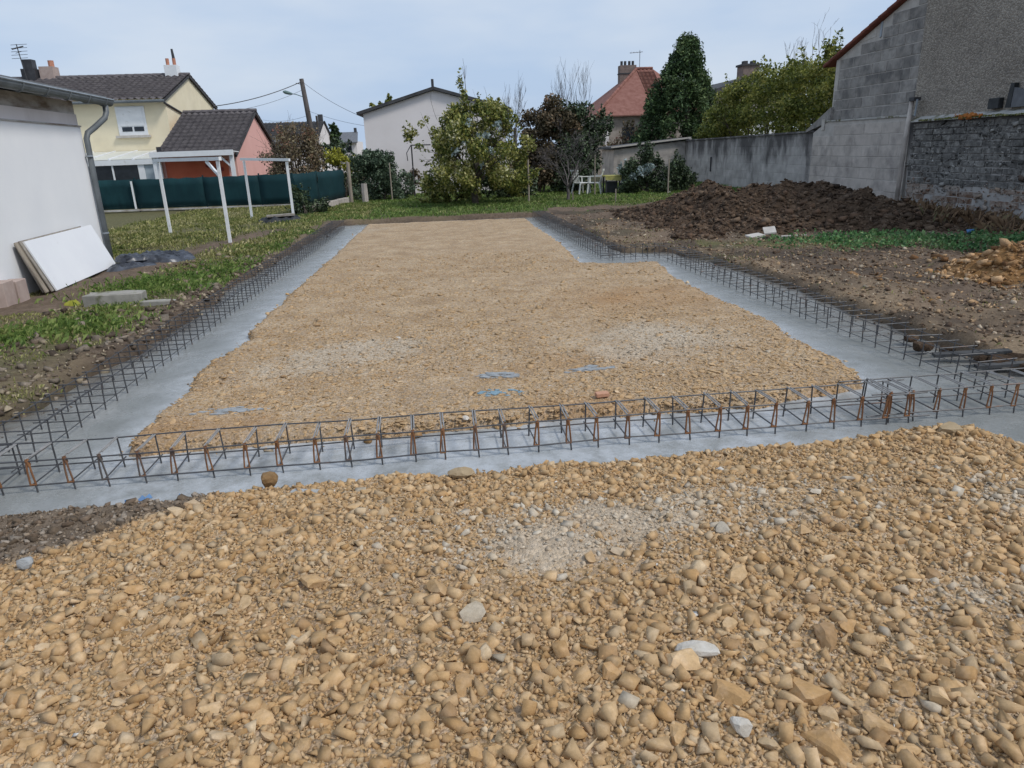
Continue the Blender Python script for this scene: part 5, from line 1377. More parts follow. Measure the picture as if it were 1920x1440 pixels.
# ------------------------------------------------------------------ red-roofed house, shed, walls on the right
rh = thing('red_roofed_house', (13.0, 46, 0), 'old stone house with steep red tiled hip roof beside the conifer', 'house')
MB().box(9.0, 15.2, 42.0, 50.0, -0.2, 3.4).build('wall', M['stone_wall'], rh)
def plane_roof(nm, pts, mat, parent):
    MB().prism(pts, (0, 0, 0.06)).build(nm, mat, parent)
tile_roof('roof_tiles', rh, (12.2, 41.7, 3.30), (1.0, 0, 0), (0, 4.3, 2.75), 4, 12, M['tile_red'], 0.05)
MB().prism([(13.2, 41.7, 3.28), (15.5, 41.7, 3.28), (13.2, 46.0, 6.03)], (0, 0, 0.06)).build('hip', M['tile_red'], rh)
MB().prism([(15.5, 41.7, 3.28), (15.5, 50.3, 3.28), (13.2, 46.0, 6.03)], (0, 0, 0.06)).build('hip', M['tile_red'], rh)
V = MB()
plane_roof('hip', [(8.75, 41.7, 3.28), (12.2, 41.7, 3.28), (12.2, 46.0, 6.03)], M['tile_red'], rh)
plane_roof('hip', [(8.75, 41.7, 3.28), (12.2, 46.0, 6.03), (8.75, 50.3, 3.28)], M['tile_red'], rh)
MB().prism([(8.75, 50.3, 3.28), (12.2, 46.0, 6.03), (13.2, 46.0, 6.03), (15.5, 50.3, 3.28)], (0, 0, 0.06)).build('roof', M['tile_red'], rh)
ridge_tiles(rh, (8.75, 41.7, 3.36), (12.2, 46.0, 6.12), 0.09, 16, M['tile_red'])
ridge_tiles(rh, (12.2, 46.0, 6.12), (13.2, 46.0, 6.12), 0.09, 4, M['tile_red'])
MB().box(9.4, 9.62, 41.965, 41.99, 1.2, 2.6).build('quoin', M['pale_render'], rh)
MB().box(10.4, 11.1, 41.97, 41.99, 1.6, 2.7).build('window', M['glass_dark'], rh)
ch = MB().box(11.25, 12.25, 46.2, 46.8, 4.5, 6.35).build('chimney', M['chimney_brick'], rh)
for x in (11.4, 11.62, 11.88, 12.1): MB().tube([(x, 46.5, 6.35), (x, 46.5, 6.6)], 0.08, 8).build('chimney_pot', M['roof_dark'], ch)
MB().box(11.22, 12.28, 46.17, 46.83, 5.85, 5.92).build('band', M['roof_dark'], ch)
ae = MB().tube([(12.42, 46.1, 5.4), (12.42, 46.1, 7.15)], 0.02, 6).build('aerial', M['zinc_edge'], rh)
mb = MB(); mb.tube([(11.8, 46.1, 7.0), (12.6, 46.1, 7.06)], 0.018, 5)
for k in range(5): mb.tube([(11.85 + 0.16 * k, 45.85, 7.03), (11.85 + 0.16 * k, 46.35, 7.03)], 0.010, 5)
mb.build('element', M['zinc_edge'], ae)

bh = thing('dark_gabled_house', (20, 52, 0), 'dark roof and broad chimney of a house behind the yellow-green tree', 'house')
MB().box(17.4, 23.4, 48, 56, -0.2, 4.6).build('wall', M['stone_wall'], bh)
MB().prism([(17.0, 47.6, 4.7), (20.4, 47.6, 5.75), (24.0, 47.6, 4.7)], (0, 8.6, 0.0)).build('roof', M['roof_dark'], bh)
ch = MB().box(19.7, 20.8, 47.9, 48.9, 5.2, 6.3).build('chimney', M['chimney_brick'], bh)
MB().box(19.62, 20.88, 47.82, 48.98, 6.3, 6.42).build('cap', M['roof_dark'], ch)
for x in (19.85, 20.4): MB().box(x, x + 0.26, 48.2, 48.6, 6.42, 6.62).build('chimney_pot', M['roof_dark'], ch)
pw = thing('white_outbuilding', (17.5, 40, 0), 'white wall of an outbuilding glimpsed through the yellow-green tree', 'outbuilding')
MB().box(16.2, 18.6, 39.5, 43, -0.2, 3.0).build('wall', M['render_white'], pw)
MB().prism([(16.0, 39.3, 3.0), (18.8, 39.3, 3.0), (18.8, 43.2, 3.3), (16.0, 43.2, 3.3)], (0, 0, 0.08)).build('roof', M['roof_grey'], pw)

sh = thing('garden_shed', (9.9, 35.5, 0), 'small grey shed with a sloping roof edge at the end of the garden wall', 'shed')
MB().prism([(8.15, 34.5, -0.2), (11.66, 34.5, -0.2), (11.66, 34.5, 1.86), (8.15, 34.5, 1.56)], (0, 2.6, 0)).build('wall', M['block_light'], sh)
MB().prism([(8.0, 34.38, 1.58), (11.78, 34.38, 1.90), (11.78, 34.38, 2.0), (8.0, 34.38, 1.68)], (0, 3.0, 0)).build('roof', M['roof_dark'], sh)
MB().bar((7.98, 34.34, 1.665), (11.80, 34.34, 1.985), 0.05, 0.07).build('verge', M['plaster_piece'], sh)
MB().box(11.68, 11.82, 34.28, 34.36, 1.66, 1.955).build('corner_board', M['plaster_piece'], sh)

WX = 11.6
def block_course(parent, face_x, y0, y1, z0, z1, bl, bh_, mesh, inside=None, joint=0.018, depth=0.12, proud=0.008, jit=0.005, skip=0.0, limit=300, name='block', vary=0.0):
    """rows of blocks on a wall facing -x; each block an object"""
    cnt = 0; row = 0; z = z0
    while z < z1 - 0.02:
        h = min(bh_, z1 - z)
        y = y0 - (bl / 2 if row % 2 else 0)
        while y < y1 - 0.01:
            ln = bl * (1 + random.uniform(-vary, vary))
            a, b = max(y, y0), min(y + ln, y1)
            if b - a > 0.06 and cnt < limit and (inside is None or (inside((a + b) / 2, z + h / 2) and inside(a + 0.02, z + h - 0.03) and inside(b - 0.02, z + h - 0.03))) and random.random() >= skip:
                o = inst(mesh, name, parent, (face_x - proud + depth / 2 + random.uniform(-jit, jit), (a + b) / 2, z + h / 2), (0, 0, random.uniform(-0.004, 0.004)), (depth, b - a - joint, h - joint))
                cnt += 1
            y += ln
        z += bh_; row += 1
    return cnt
def block_mesh(mat, bev=0.03):
    mb = MB(); mb.box(-0.5, 0.5, -0.5, 0.5, -0.5, 0.5)
    me = mb.mesh('block', mat)
    b_ = bmesh.new(); b_.from_mesh(me); bmesh.ops.bevel(b_, geom=b_.edges[:], offset=bev, segments=1, affect='EDGES'); b_.to_mesh(me); b_.free()
    return me
BM_GREY, BM_LIGHT, BM_OLD, BM_BLACK, BM_BROWN = [block_mesh(M[k]) for k in ('block_grey', 'block_light', 'block_old', 'block_black', 'block_brown')]

gw = thing('garden_wall', (WX, 28, 0), 'long stained grey garden wall behind the soil heap', 'wall')
MB().prism([(WX, 22.3, -0.3), (WX, 34.5, -0.3), (WX, 34.5, 1.82), (WX, 22.3, 1.94)], (0.25, 0, 0)).build('core', M['mortar_old'], gw)
block_course(gw, WX, 22.3, 34.5, -0.2, 1.83, 0.66, 0.29, BM_OLD, joint=0.010, proud=0.006, jit=0.002)
MB().prism([(WX - 0.05, 22.3, 1.95), (WX - 0.05, 34.5, 1.835), (WX - 0.05, 34.5, 1.89), (WX - 0.05, 22.3, 2.005)], (0.35, 0, 0)).build('coping', M['block_old'], gw)
MB().bar((WX - 0.03, 31.0, 0.55), (WX - 0.03, 31.0, 1.15), 0.05, 0.05).build('iron_bar', M['dark_metal'], gw)

lw = thing('block_wall', (WX, 19.9, 0), 'pale concrete block wall below the barn gable at the end of the soil heap', 'wall')
MB().prism([(WX - 0.06, 17.5, -0.3), (WX - 0.06, 22.28, -0.3), (WX - 0.06, 22.28, 1.93), (WX - 0.06, 21.5, 2.22), (WX - 0.06, 17.5, 2.20)], (0.3, 0, 0)).build('core', M['mortar'], lw)
block_course(lw, WX - 0.06, 17.5, 22.28, -0.2, 2.12, 0.80, 0.29, BM_LIGHT, inside=lambda y, z: z < (2.14 if y < 21.5 else 2.14 - (y - 21.5) * 0.33), joint=0.016, jit=0.004)
MB().prism([(WX - 0.09, 17.5, 2.205), (WX - 0.09, 21.6, 2.225), (WX - 0.09, 21.6, 2.265), (WX - 0.09, 17.5, 2.245)], (0.16, 0, 0)).build('ledge', M['coping'], lw)
MB().prism([(WX - 0.08, 21.35, 2.24), (WX - 0.08, 22.75, 1.95), (WX - 0.08, 22.75, 2.01), (WX - 0.08, 21.35, 2.62)], (0.26, 0, 0)).build('buttress_slope', M['block_grey'], lw)
MB().box(WX - 0.088, WX - 0.07, 21.62, 21.78, 2.0, 2.3).build('patch', M['plaster_piece'], lw)

dw = thing('dark_wall', (WX, 14, 0), 'blackened old wall with lichened coping at the right edge', 'wall')
MB().prism([(WX - 0.10, 6.0, -0.5), (WX - 0.10, 17.2, -0.5), (WX - 0.10, 17.48, 2.06), (WX - 0.10, 6.0, 2.12)], (0.35, 0, 0)).build('core', M['mortar_old'], dw)
block_course(dw, WX - 0.10, 12.3, 17.3, 0.66, 2.04, 0.40, 0.138, BM_BLACK, joint=0.026, jit=0.014, depth=0.10, proud=0.02, vary=0.45)
block_course(dw, WX - 0.10, 12.3, 17.25, -0.27, 0.66, 0.40, 0.138, BM_BROWN, joint=0.014, jit=0.014, depth=0.10, proud=0.006, vary=0.45, skip=0.12)
MB().prism([(WX - 0.19, 6.0, 2.13), (WX - 0.19, 17.35, 2.07), (WX - 0.16, 17.35, 2.12), (WX + 0.22, 17.35, 2.25), (WX + 0.22, 6.0, 2.31), (WX - 0.16, 6.0, 2.18)][:3] + [(WX - 0.16, 6.0, 2.18)], (0.40, 0, 0.0)).build('coping', M['coping'], dw)
MB().prism([(WX - 0.155, 6.0, 2.18), (WX - 0.155, 17.3, 2.125), (WX - 0.0, 17.3, 2.19), (WX - 0.0, 6.0, 2.25)], (0.02, 0, 0.0)).build('coping_slope', M['coping'], dw)
V, F, T = scatter(SML, np.stack([np.full(60, WX - 0.18) + rng.uniform(-0.01, 0.03, 60), rng.normal(15.35, 0.22, 60), 2.115 + rng.uniform(-0.03, 0.05, 60)], -1), np.full((60, 3), 0.028) * rng.uniform(0.5, 1.4, (60, 1)), rng.uniform(0, 6, 60), rng.uniform(0, 6, 60), rng.uniform(0, 6, 60), np.ones((60, 3)))
o = np_mesh('lichen', V, F, M['lichen'], parent=dw, kind='stuff')
k = 1700
yy = rng.uniform(12.3, 17.3, k); zz = -0.25 + 2.28 * rng.random(k)
rs_ = np.clip(0.010 * (1 - rng.random(k)) ** (-1 / 2.6), 0.010, 0.055)
S_ = np.stack([rs_ * rng.uniform(0.3, 0.6, k), rs_ * rng.uniform(0.9, 1.8, k), rs_ * rng.uniform(0.6, 1.0, k)], -1)
up_ = sstep(0.35, 0.95, zz + 0.5 * fbm(yy, zz, 1.2, 3, 171))[:, None]
dk_ = np.array([(0.06, 0.058, 0.055), (0.15, 0.145, 0.135), (0.32, 0.31, 0.29)])[rng.choice(3, k, p=(0.35, 0.35, 0.30))]
br_ = np.array([(0.28, 0.215, 0.165), (0.38, 0.325, 0.28), (0.21, 0.125, 0.085)])[rng.integers(0, 3, k)]
V, F, T = scatter(SML, np.stack([np.full(k, WX - 0.125) + rng.uniform(-0.006, 0.012, k), yy, zz], -1), S_, rng.normal(0, 0.15, k), rng.normal(0, 0.3, k), rng.normal(0, 0.2, k), (br_ + (dk_ - br_) * up_) * rng.uniform(0.8, 1.2, (k, 1)))
np_mesh('crumbled_render', V, F, M['clod'], T, parent=dw, kind='stuff')
x6 = rng.uniform(12.5, 17, 900)
leaf_cloud('moss', M['grass'], np.stack([np.full(900, WX - 0.19) + rng.uniform(-0.02, 0.05, 900), x6, 2.10 + rng.uniform(-0.02, 0.06, 900) * (fbm(x6, x6 * 0, 1.5, 2, 5) + 0.6)], -1), 0.03, dw, 'stuff')
pp = thing('wall_pipe', (WX - 0.2, 17.4, 0), 'pale grey pipe running up the joint between pale and dark walls', 'pipe')
MB().tube([(WX - 0.22, 17.42, -0.1), (WX - 0.22, 17.40, 1.6), (WX - 0.20, 17.36, 2.55)], 0.055, 8).build('pipe', M['block_light'], pp, smooth=True)
MB().box(WX - 0.28, WX - 0.10, 17.18, 17.36, 2.55, 2.63).build('bracket', M['dark_metal'], pp)
MB().tube([(WX - 0.20, 17.18, 2.2), (WX - 0.20, 17.16, 2.58)], 0.022, 6).build('thin_pipe', M['zinc_edge'], pp)

bn = thing('barn', (14, 15, 0), 'grey barn with block and pebble dash gable and red tiled verge at top right', 'barn')
slope = (4.92 - 3.86) / (21.75 - 18.62)
def roofz(y): return 3.84 + (21.75 - y) * slope if y > 13.2 else 3.84 + (21.75 - 13.2) * slope - (13.2 - y) * slope
GX = WX + 0.03
MB().prism([(GX + 0.004, 21.45, 1.9), (GX + 0.004, 21.45, roofz(21.45) - 0.05), (GX + 0.004, 13.2, roofz(13.2) - 0.05), (GX + 0.004, 5.0, roofz(5.0) - 0.05), (GX + 0.004, 5.0, 1.9)], (6, 0, 0)).build('core', M['mortar'], bn)
block_course(bn, GX, 17.62, 21.42, 2.26, 5.2, 0.66, 0.272, BM_GREY, inside=lambda y, z: z + 0.02 < roofz(y) - 0.10, joint=0.020, jit=0.006)
MB().prism([(GX - 0.025, 17.58, 2.0), (GX - 0.025, 17.58, roofz(17.58) - 0.06), (GX - 0.025, 13.2, roofz(13.2) - 0.06), (GX - 0.025, 5.0, roofz(5.0) - 0.06), (GX - 0.025, 5.0, 2.0)], (0.05, 0, 0)).build('pebble_dash', M['pebble_dash'], bn)
MB().box(GX - 0.008, GX + 0.02, 21.28, 21.47, 2.6, roofz(21.4) - 0.06).build('corner_render', M['plaster_piece'], bn)
MB().prism([(GX - 0.006, 19.6, roofz(19.6) - 0.30), (GX - 0.006, 20.35, roofz(20.35) - 0.10), (GX - 0.006, 19.6, roofz(19.6) - 0.10)], (0.02, 0, 0)).build('mortar_patch', M['plaster_piece'], bn)
MB().prism([(GX - 0.02, 19.35, roofz(19.35) - 0.42), (GX - 0.02, 19.42, roofz(19.42) - 0.42), (GX - 0.02, 19.42, roofz(19.42) - 0.06), (GX - 0.02, 19.35, roofz(19.35) - 0.06)], (0.03, 0, 0)).build('strap', M['zinc_edge'], bn)
for y0, y1 in ((21.92, 13.2), (4.6, 13.2)):
    MB().prism([(GX - 0.12, y0, roofz(y0) - 0.03), (GX - 0.12, y1, roofz(y1) - 0.03), (GX - 0.12, y1, roofz(y1) + 0.02), (GX - 0.12, y0, roofz(y0) + 0.02)], (6.5, 0, 0)).build('roof', M['tile_verge'], bn)
mb = MB(); mb.tube([(0, 0.02, 0), (0, -0.40, 0.40 * slope + 0.0)], [0.058, 0.048], 8); vt = mb.mesh('verge_tile', M['tile_verge'])
for k in range(24):
    yy = 21.95 - k * 0.37
    inst(vt, 'verge_tile', bn, (GX - 0.10, yy, roofz(yy) + 0.02))
bo = thing('black_roof_light', (WX, 14.6, 0), 'black angular box with sloping grey panel standing on the wall coping', 'box')
MB().box(WX - 0.12, WX + 0.0, 14.62, 14.92, 2.24, 2.45).build('box', M['tarp'], bo, bevel=0.01)
MB().prism([(WX - 0.12, 14.28, 2.24), (WX - 0.12, 14.42, 2.24), (WX - 0.12, 14.36, 2.70), (WX - 0.12, 14.26, 2.70)], (0.1, 0, 0)).build('upright', M['tarp'], bo)
MB().prism([(WX - 0.11, 14.28, 2.24), (WX - 0.11, 13.3, 2.26), (WX - 0.11, 13.3, 2.34), (WX - 0.11, 14.28, 2.62)], (0.08, 0, 0)).build('panel', M['roof_grey'], bo)

# white board debris at the foot of the heap
for c, a, s, t, lab in (((5.85, 13.15, 0.07), 0.3, (0.16, 0.10), 0.12, 'white board scrap lying flat at the heap foot, leftmost of the three'),
                        ((6.15, 13.2, 0.15), -0.2, (0.11, 0.09), 0.5, 'tilted pale board scrap on top of the other scraps at the heap foot'),
                        ((6.50, 12.92, 0.06), -0.35, (0.22, 0.03), 0.05, 'narrow white batten lying at the heap foot beside the board scraps')):
    mb = MB(); mb.obox(c, (cos(a) * s[0], sin(a) * s[0], 0.01), (-sin(a) * s[1], cos(a) * s[1], s[1] * t), (0, 0, 0.014))
    tag(mb.build('board_scrap', M['plaster_piece']), lab, 'board scrap', 'board scraps at the foot of the soil heap')
lump('blue_litter', (9.0, 11.6, 0.17), (0.11, 0.06, 0.05), M['blue_plastic'], 'crumpled blue plastic litter in the green weeds', 'litter', 0.3, 10)

# ------------------------------------------------------------------ garden furniture
def chair(loc, rot, label):
    root = thing('plastic_chair', loc, label, 'chair', 'white plastic chairs on the lawn', rotz=rot)
    MB().box(-0.23, 0.23, -0.22, 0.22, 0.40, 0.43).build('seat', M['plastic_white'], root, local=True, bevel=0.008)
    for k in range(5):
        x = -0.18 + 0.09 * k
        MB().bar((x, 0.22, 0.44), (x * 1.05, 0.33, 0.86), 0.045, 0.02).build('back_slat', M['plastic_white'], root, local=True)
    MB().bar((-0.25, 0.335, 0.87), (0.25, 0.335, 0.87), 0.03, 0.06).build('top_rail', M['plastic_white'], root, local=True)
    for sx in (-1, 1):
        MB().bar((sx * 0.22, -0.20, 0.42), (sx * 0.26, -0.25, -0.05), 0.045).build('leg', M['plastic_white'], root, local=True)
        MB().bar((sx * 0.22, 0.20, 0.42), (sx * 0.26, 0.30, -0.05), 0.045).build('leg', M['plastic_white'], root, local=True)
        MB().bar((sx * 0.26, -0.22, 0.64), (sx * 0.27, 0.28, 0.66), 0.05, 0.03).build('armrest', M['plastic_white'], root, local=True)
        MB().bar((sx * 0.255, -0.20, 0.42), (sx * 0.26, -0.20, 0.63), 0.04).build('arm_support', M['plastic_white'], root, local=True)
    return root
chair((5.28, 27.6, 0.04), 2.0, 'white plastic garden chair on the lawn, left of the two')
chair((5.72, 27.3, 0.04), -1.9, 'white plastic garden chair on the lawn, nearer the yellow covered table')
tb = thing('garden_table', (6.3, 27.0, 0), 'small garden table with yellow cover beside the white chairs', 'table')
MB().box(5.98, 6.62, 26.7, 27.3, 0.66, 0.72).build('top', M['yellow_cloth'], tb, bevel=0.01)
MB().prism([(6.0, 26.69, 0.56), (6.6, 26.69, 0.52), (6.6, 26.69, 0.66), (6.0, 26.69, 0.66)], (0, 0.01, 0)).build('cover_flap', M['yellow_cloth'], tb)
for sx, sy in ((6.05, 26.78), (6.55, 26.78), (6.05, 27.22), (6.55, 27.22)):
    MB().bar((sx, sy, -0.05), (sx, sy, 0.66), 0.05).build('leg', M['dark_metal'], tb)
MB().box(6.1, 6.5, 26.85, 27.15, 0.1, 0.5).build('crate', M['tarp'], tb)

# ------------------------------------------------------------------ trees and shrubs
def branches(mb, p, d, L, r, depth, rr, spread=0.6, up=0.15, tips=None, kids=(2, 3), shrink=0.68, n=4, mid=None, wob=0.12):
    p = Vector(p); d = Vector(d).normalized()
    pts, rad = [p.copy()], [r]
    q = p.copy(); dd = d.copy()
    for i in range(n):
        dd = (dd + Vector((rr.gauss(0, wob), rr.gauss(0, wob), rr.gauss(0, wob) + up * 0.3))).normalized()
        q = q + dd * (L / n)
        pts.append(q.copy()); rad.append(r * (1 - 0.42 * (i + 1) / n))
        if mid is not None and depth <= 1: mid.append(q.copy())
    mb.tube(pts, rad, 6 if r > 0.03 else (4 if r > 0.008 else 3), cap=False)
    if depth == 0:
        if tips is not None: tips.append(q.copy())
        return
    for k in range(rr.randint(*kids)):
        t = rr.uniform(0.45, 1.0)
        i = min(n, max(1, int(round(t * n))))
        a = dd.orthogonal().normalized()
        a.rotate(Matrix.Rotation(rr.uniform(0, 6.28), 3, dd))
        nd = (dd + a * rr.uniform(0.5, 1.2) * spread * 1.4 + Vector((0, 0, up))).normalized()
        branches(mb, pts[i], nd, L * shrink * rr.uniform(0.75, 1.15), max(rad[i] * 0.62, 0.004), depth - 1, rr, spread, up, tips, kids, shrink, n, mid, wob)

def cloud_points(n, centers, radii, hollow=0.25):
    """points spread in clumps: most near each clump's shell, with gaps between"""
    c = np.array(centers); r = np.array(radii)
    if r.ndim == 1: r = np.repeat(r[:, None], 3, 1)
    w = r.prod(1) ** 0.72; w = w / w.sum()
    k = rng.choice(len(c), n, p=w)
    d = rng.normal(size=(n, 3)); d /= np.linalg.norm(d, axis=1)[:, None]
    u = (hollow + (1 - hollow) * rng.random(n) ** 0.6)
    return c[k] + d * r[k] * u[:, None], d

def tree_root(name, loc, label, cat='tree', group=None): return thing(name, loc, label, cat, group)

def sprigs(P, n, size, up=0.7, per=26, lo=0.0):
    """thin leafy shoots sticking out of a crown: breaks up its outline"""
    c = P.mean(0); out = []
    sp = P.std(0) + 1e-6
    far = np.argsort(-(((P - c) / sp) ** 2).sum(1))[:max(n * 6, 200)]
    for i in rng.choice(far, n):
        d = (P[i] - c) / sp; d /= np.linalg.norm(d); d = d * 0.7 + rng.normal(0, 0.35, 3); d[2] += up
        d /= np.linalg.norm(d)
        L = size * rng.uniform(0.4, 1.25)
        t = rng.random(per)[:, None] ** 1.2
        out.append(P[i] + d * t * L + rng.normal(0, 1, (per, 3)) * (0.05 * size + 0.13 * size * (1 - t)))
    o = np.concatenate(out)
    return np.concatenate([P, o[o[:, 2] > lo]])

# apple tree in the middle
at = tree_root('apple_tree', (1.11, 24.65, 0), 'leafy yellow-green apple tree standing at the end of the gravel pad')
mb = MB(); rr = random.Random(5); tips, mids = [], []
mb.tube([(1.11, 24.65, -0.1), (1.07, 24.63, 0.35), (1.12, 24.62, 0.75), (1.08, 24.6, 1.05)], [0.13, 0.105, 0.10, 0.09], 9, cap=False)
for k in range(9):
    a = k * 2.4 + 0.3
    branches(mb, (1.09, 24.6, 0.6 + 0.055 * k), (cos(a) * 0.9, sin(a) * 0.8, 0.55 + 0.06 * k), 1.05 + 0.05 * (k % 3), 0.05, 3, rr, 0.6, 0.12, tips, (2, 3), 0.7, 4, mids)
mb.build('trunk', M['bark'], at, smooth=True)
cs, rs = [], []
for k in range(130):
    a = rng.uniform(0, 6.28); u = rng.random() ** 0.5
    z = rng.uniform(0.4, 3.1)
    wdt = np.interp(z, [0.3, 0.9, 1.8, 2.4, 2.9, 3.2], [1.4, 1.75, 1.85, 1.6, 1.15, 0.6])
    cs.append((1.14 + cos(a) * u * wdt, 24.6 + sin(a) * u * wdt * 0.85, z)); rs.append(rng.uniform(0.14, 0.40))
for z, w in ((3.1, 0.22), (3.3, 0.18), (3.5, 0.13), (3.7, 0.09)): cs.append((0.95 - (z - 3) * 0.18, 24.6, z)); rs.append(w)
for x, z, w in ((1.75, 3.0, 0.2), (1.9, 3.15, 0.12), (2.05, 2.9, 0.16), (0.3, 2.85, 0.18)): cs.append((x, 24.5, z)); rs.append(w)
for x, z in ((-0.75, 2.35), (-0.55, 2.6), (-0.95, 2.2), (-0.7, 1.95), (-0.35, 2.75), (2.5, 2.6), (2.75, 2.1)): cs.append((x, 24.5, z)); rs.append(0.13)
for x, z in ((0.9, 3.45), (0.82, 3.75), (1.35, 3.35), (1.7, 3.3), (0.5, 3.1), (2.0, 3.2)): cs.append((x, 24.6, z)); rs.append((0.09, 0.09, 0.24))
rs = [r_ if isinstance(r_, tuple) else (r_, r_, r_) for r_ in rs]
Pp, dd_ = cloud_points(24000, cs, rs, 0.15)
Pp = sprigs(Pp[Pp[:, 2] > 0.22], 60, 0.34)
Pp = Pp[Pp[:, 2] > 0.2]
ex = np.array([t[:] for t in tips + mids]); ex = ex[rng.integers(0, len(ex), 900)] + rng.normal(0, 0.06, (900, 3)); ex = ex[(ex[:, 2] < 3.2)]
leaf_cloud('crown', M['apple_leaf'], np.concatenate([Pp, ex]), 0.06, at)
pc = [(0.55, 23.4, 2.1), (0.75, 23.3, 1.95), (1.25, 23.3, 2.15), (1.5, 23.35, 2.2), (1.85, 23.4, 2.45), (1.6, 23.3, 1.75), (0.45, 23.35, 1.75), (1.35, 23.3, 1.35), (0.9, 23.35, 2.6)]
leaf_cloud('pale_foliage', M['pale_leaf'], cloud_points(170, pc, [0.16] * 9, 0.1)[0], 0.07, at)
mb = MB(); rr = random.Random(9)
for k in range(34):
    x, y = 1.1 + rr.uniform(-1.4, 1.5), 24.6 + rr.uniform(-0.8, 0.8)
    z = 2.3 + rr.uniform(-0.2, 0.5)
    branches(mb, (x, y, z), (rr.uniform(-0.45, 0.45), rr.uniform(-0.2, 0.2), 1), rr.uniform(0.35, 0.75), 0.008, 1, rr, 0.35, 0.5, None, (1, 2), 0.6, 3)
branches(mb, (0.95, 24.6, 2.9), (-0.12, 0, 1), 1.35, 0.018, 1, rr, 0.2, 0.5, None, (3, 4), 0.3, 4)
mb.build('upright_shoots', M['twig'], at, kind='stuff')

# bare trees
def bare_tree(name, loc, label, h, seed, depth=4, r=0.055, upright=0.4, stems=5, fork=0.5, mat='twig', spread=0.5):
    root = tree_root(name, loc, label); rr = random.Random(seed); mb = MB()
    x, y, z = loc
    mb.tube([(x, y, -0.1), (x + 0.02, y, fork * 0.5), (x - 0.01, y, fork)], [r * 1.4, r * 1.15, r], 8, cap=False)
    mb.build('trunk', M[mat], root); mb = MB()
    for k in range(stems):
        a = k * 6.28 / stems + rr.uniform(-0.4, 0.4)
        branches(mb, (x, y, fork * rr.uniform(0.8, 1.0)), (cos(a) * 0.65, sin(a) * 0.65, 0.7 + upright), (h - fork) * 0.42, r * 0.6, depth, rr, spread, upright * 0.5, None, (2, 3), 0.66, 4)
    mb.build('branches', M[mat], root)
    return root
bare_tree('bare_tree', (4.24, 24.62, 0), 'small bare grey tree on the lawn in front of the hedges', 2.9, 3, 5, 0.045, 0.2, 7, 0.5, spread=0.75)
def stick_tree(loc, label, n, hmin, hmax, w, seed):
    root = tree_root('bare_tree', loc, label); rr = random.Random(seed); mb = MB()
    x, y, _ = loc
    mb.tube([(x, y, -0.1), (x, y, 2.6)], [0.10, 0.07], 8, cap=False); mb.build('trunk', M['twig'], root); mb = MB()
    for k in range(n):
        xx = x + rr.uniform(-w, w)
        branches(mb, (x + (xx - x) * 0.3, y + rr.uniform(-0.3, 0.3), 2.2), ((xx - x) * 0.35, rr.uniform(-0.2, 0.2), 1), (rr.uniform(hmin, hmax) - 2.2) * 0.72, 0.014, 2, rr, 0.42, 0.4, None, (3, 5), 0.5, 5, None, 0.07)
    mb.build('branches', M['twig'], root)
stick_tree((5.9, 33, 0), 'bare tree with upright twigs rising behind the dark green hedge', 16, 3.8, 4.9, 1.2, 4)
stick_tree((3.2, 31.5, 0), 'bare tree with upright twigs rising between the apple tree and the copper hedge', 7, 3.7, 5.0, 0.5, 6)

def shrub(name, loc, label, mat, blobs, n, size, cat='shrub', up=0.3, stems=4, sm='bark', aspect=1.7, hollow=0.35, extra=None, sprig=50):
    root = tree_root(name, loc, label, cat)
    rr = random.Random(int(abs(loc[0] * 100))); mb = MB()
    top = max(b[2] for b in blobs)
    for k in range(stems):
        b = blobs[k % len(blobs)]
        mb.tube([(loc[0] + rr.uniform(-0.1, 0.1), loc[1] + rr.uniform(-0.1, 0.1), -0.1), ((loc[0] + b[0]) / 2, (loc[1] + b[1]) / 2, b[2] * 0.55), (b[0], b[1], b[2])], [0.045, 0.03, 0.012], 6, cap=False)
    mb.build('trunk', M[sm], root)
    c2, r2 = [], []
    for (x, y, z, rx, ry, rz) in blobs:          # break each mass into clumps
        for k in range(26):
            d = rng.normal(size=3); d /= np.linalg.norm(d); u = rng.uniform(0.4, 1.0)
            c2.append((x + d[0] * rx * u, y + d[1] * ry * u, z + d[2] * rz * u)); f = rng.uniform(0.22, 0.45)
            r2.append((rx * f, ry * f, rz * f))
    P_, d_ = cloud_points(n, c2, r2, hollow)
    P_ = P_[P_[:, 2] > 0.02]
    if sprig: P_ = sprigs(P_, sprig, 0.3, 0.8, 22, 0.05)
    leaf_cloud('crown', M[mat], P_, size, root, up=up, aspect=aspect)
    if extra: 
        leaf_cloud('pale_foliage', M[extra[0]], cloud_points(extra[1], extra[2], extra[3], 0.2)[0], extra[4], root)
    return root
shrub('copper_hedge', (3.9, 29, 0), 'tall clipped hedge with reddish brown copper leaves', 'copper_leaf', [(3.75, 29, 1.0, 0.95, 0.8, 1.05), (3.85, 29, 2.2, 0.95, 0.8, 1.1), (4.55, 29.1, 2.65, 0.9, 0.8, 0.85)], 17000, 0.068, 'hedge', hollow=0.2)
shrub('green_hedge', (5.4, 29.2, 0), 'tall dark green rounded hedge beside the copper one', 'dark_leaf', [(5.3, 29.2, 1.0, 1.05, 0.8, 1.1), (5.3, 29.2, 2.45, 1.0, 0.8, 1.05), (6.0, 29.3, 1.9, 0.7, 0.6, 1.1), (4.75, 29.0, 1.3, 0.6, 0.6, 1.1)], 17000, 0.068, 'hedge', hollow=0.2)
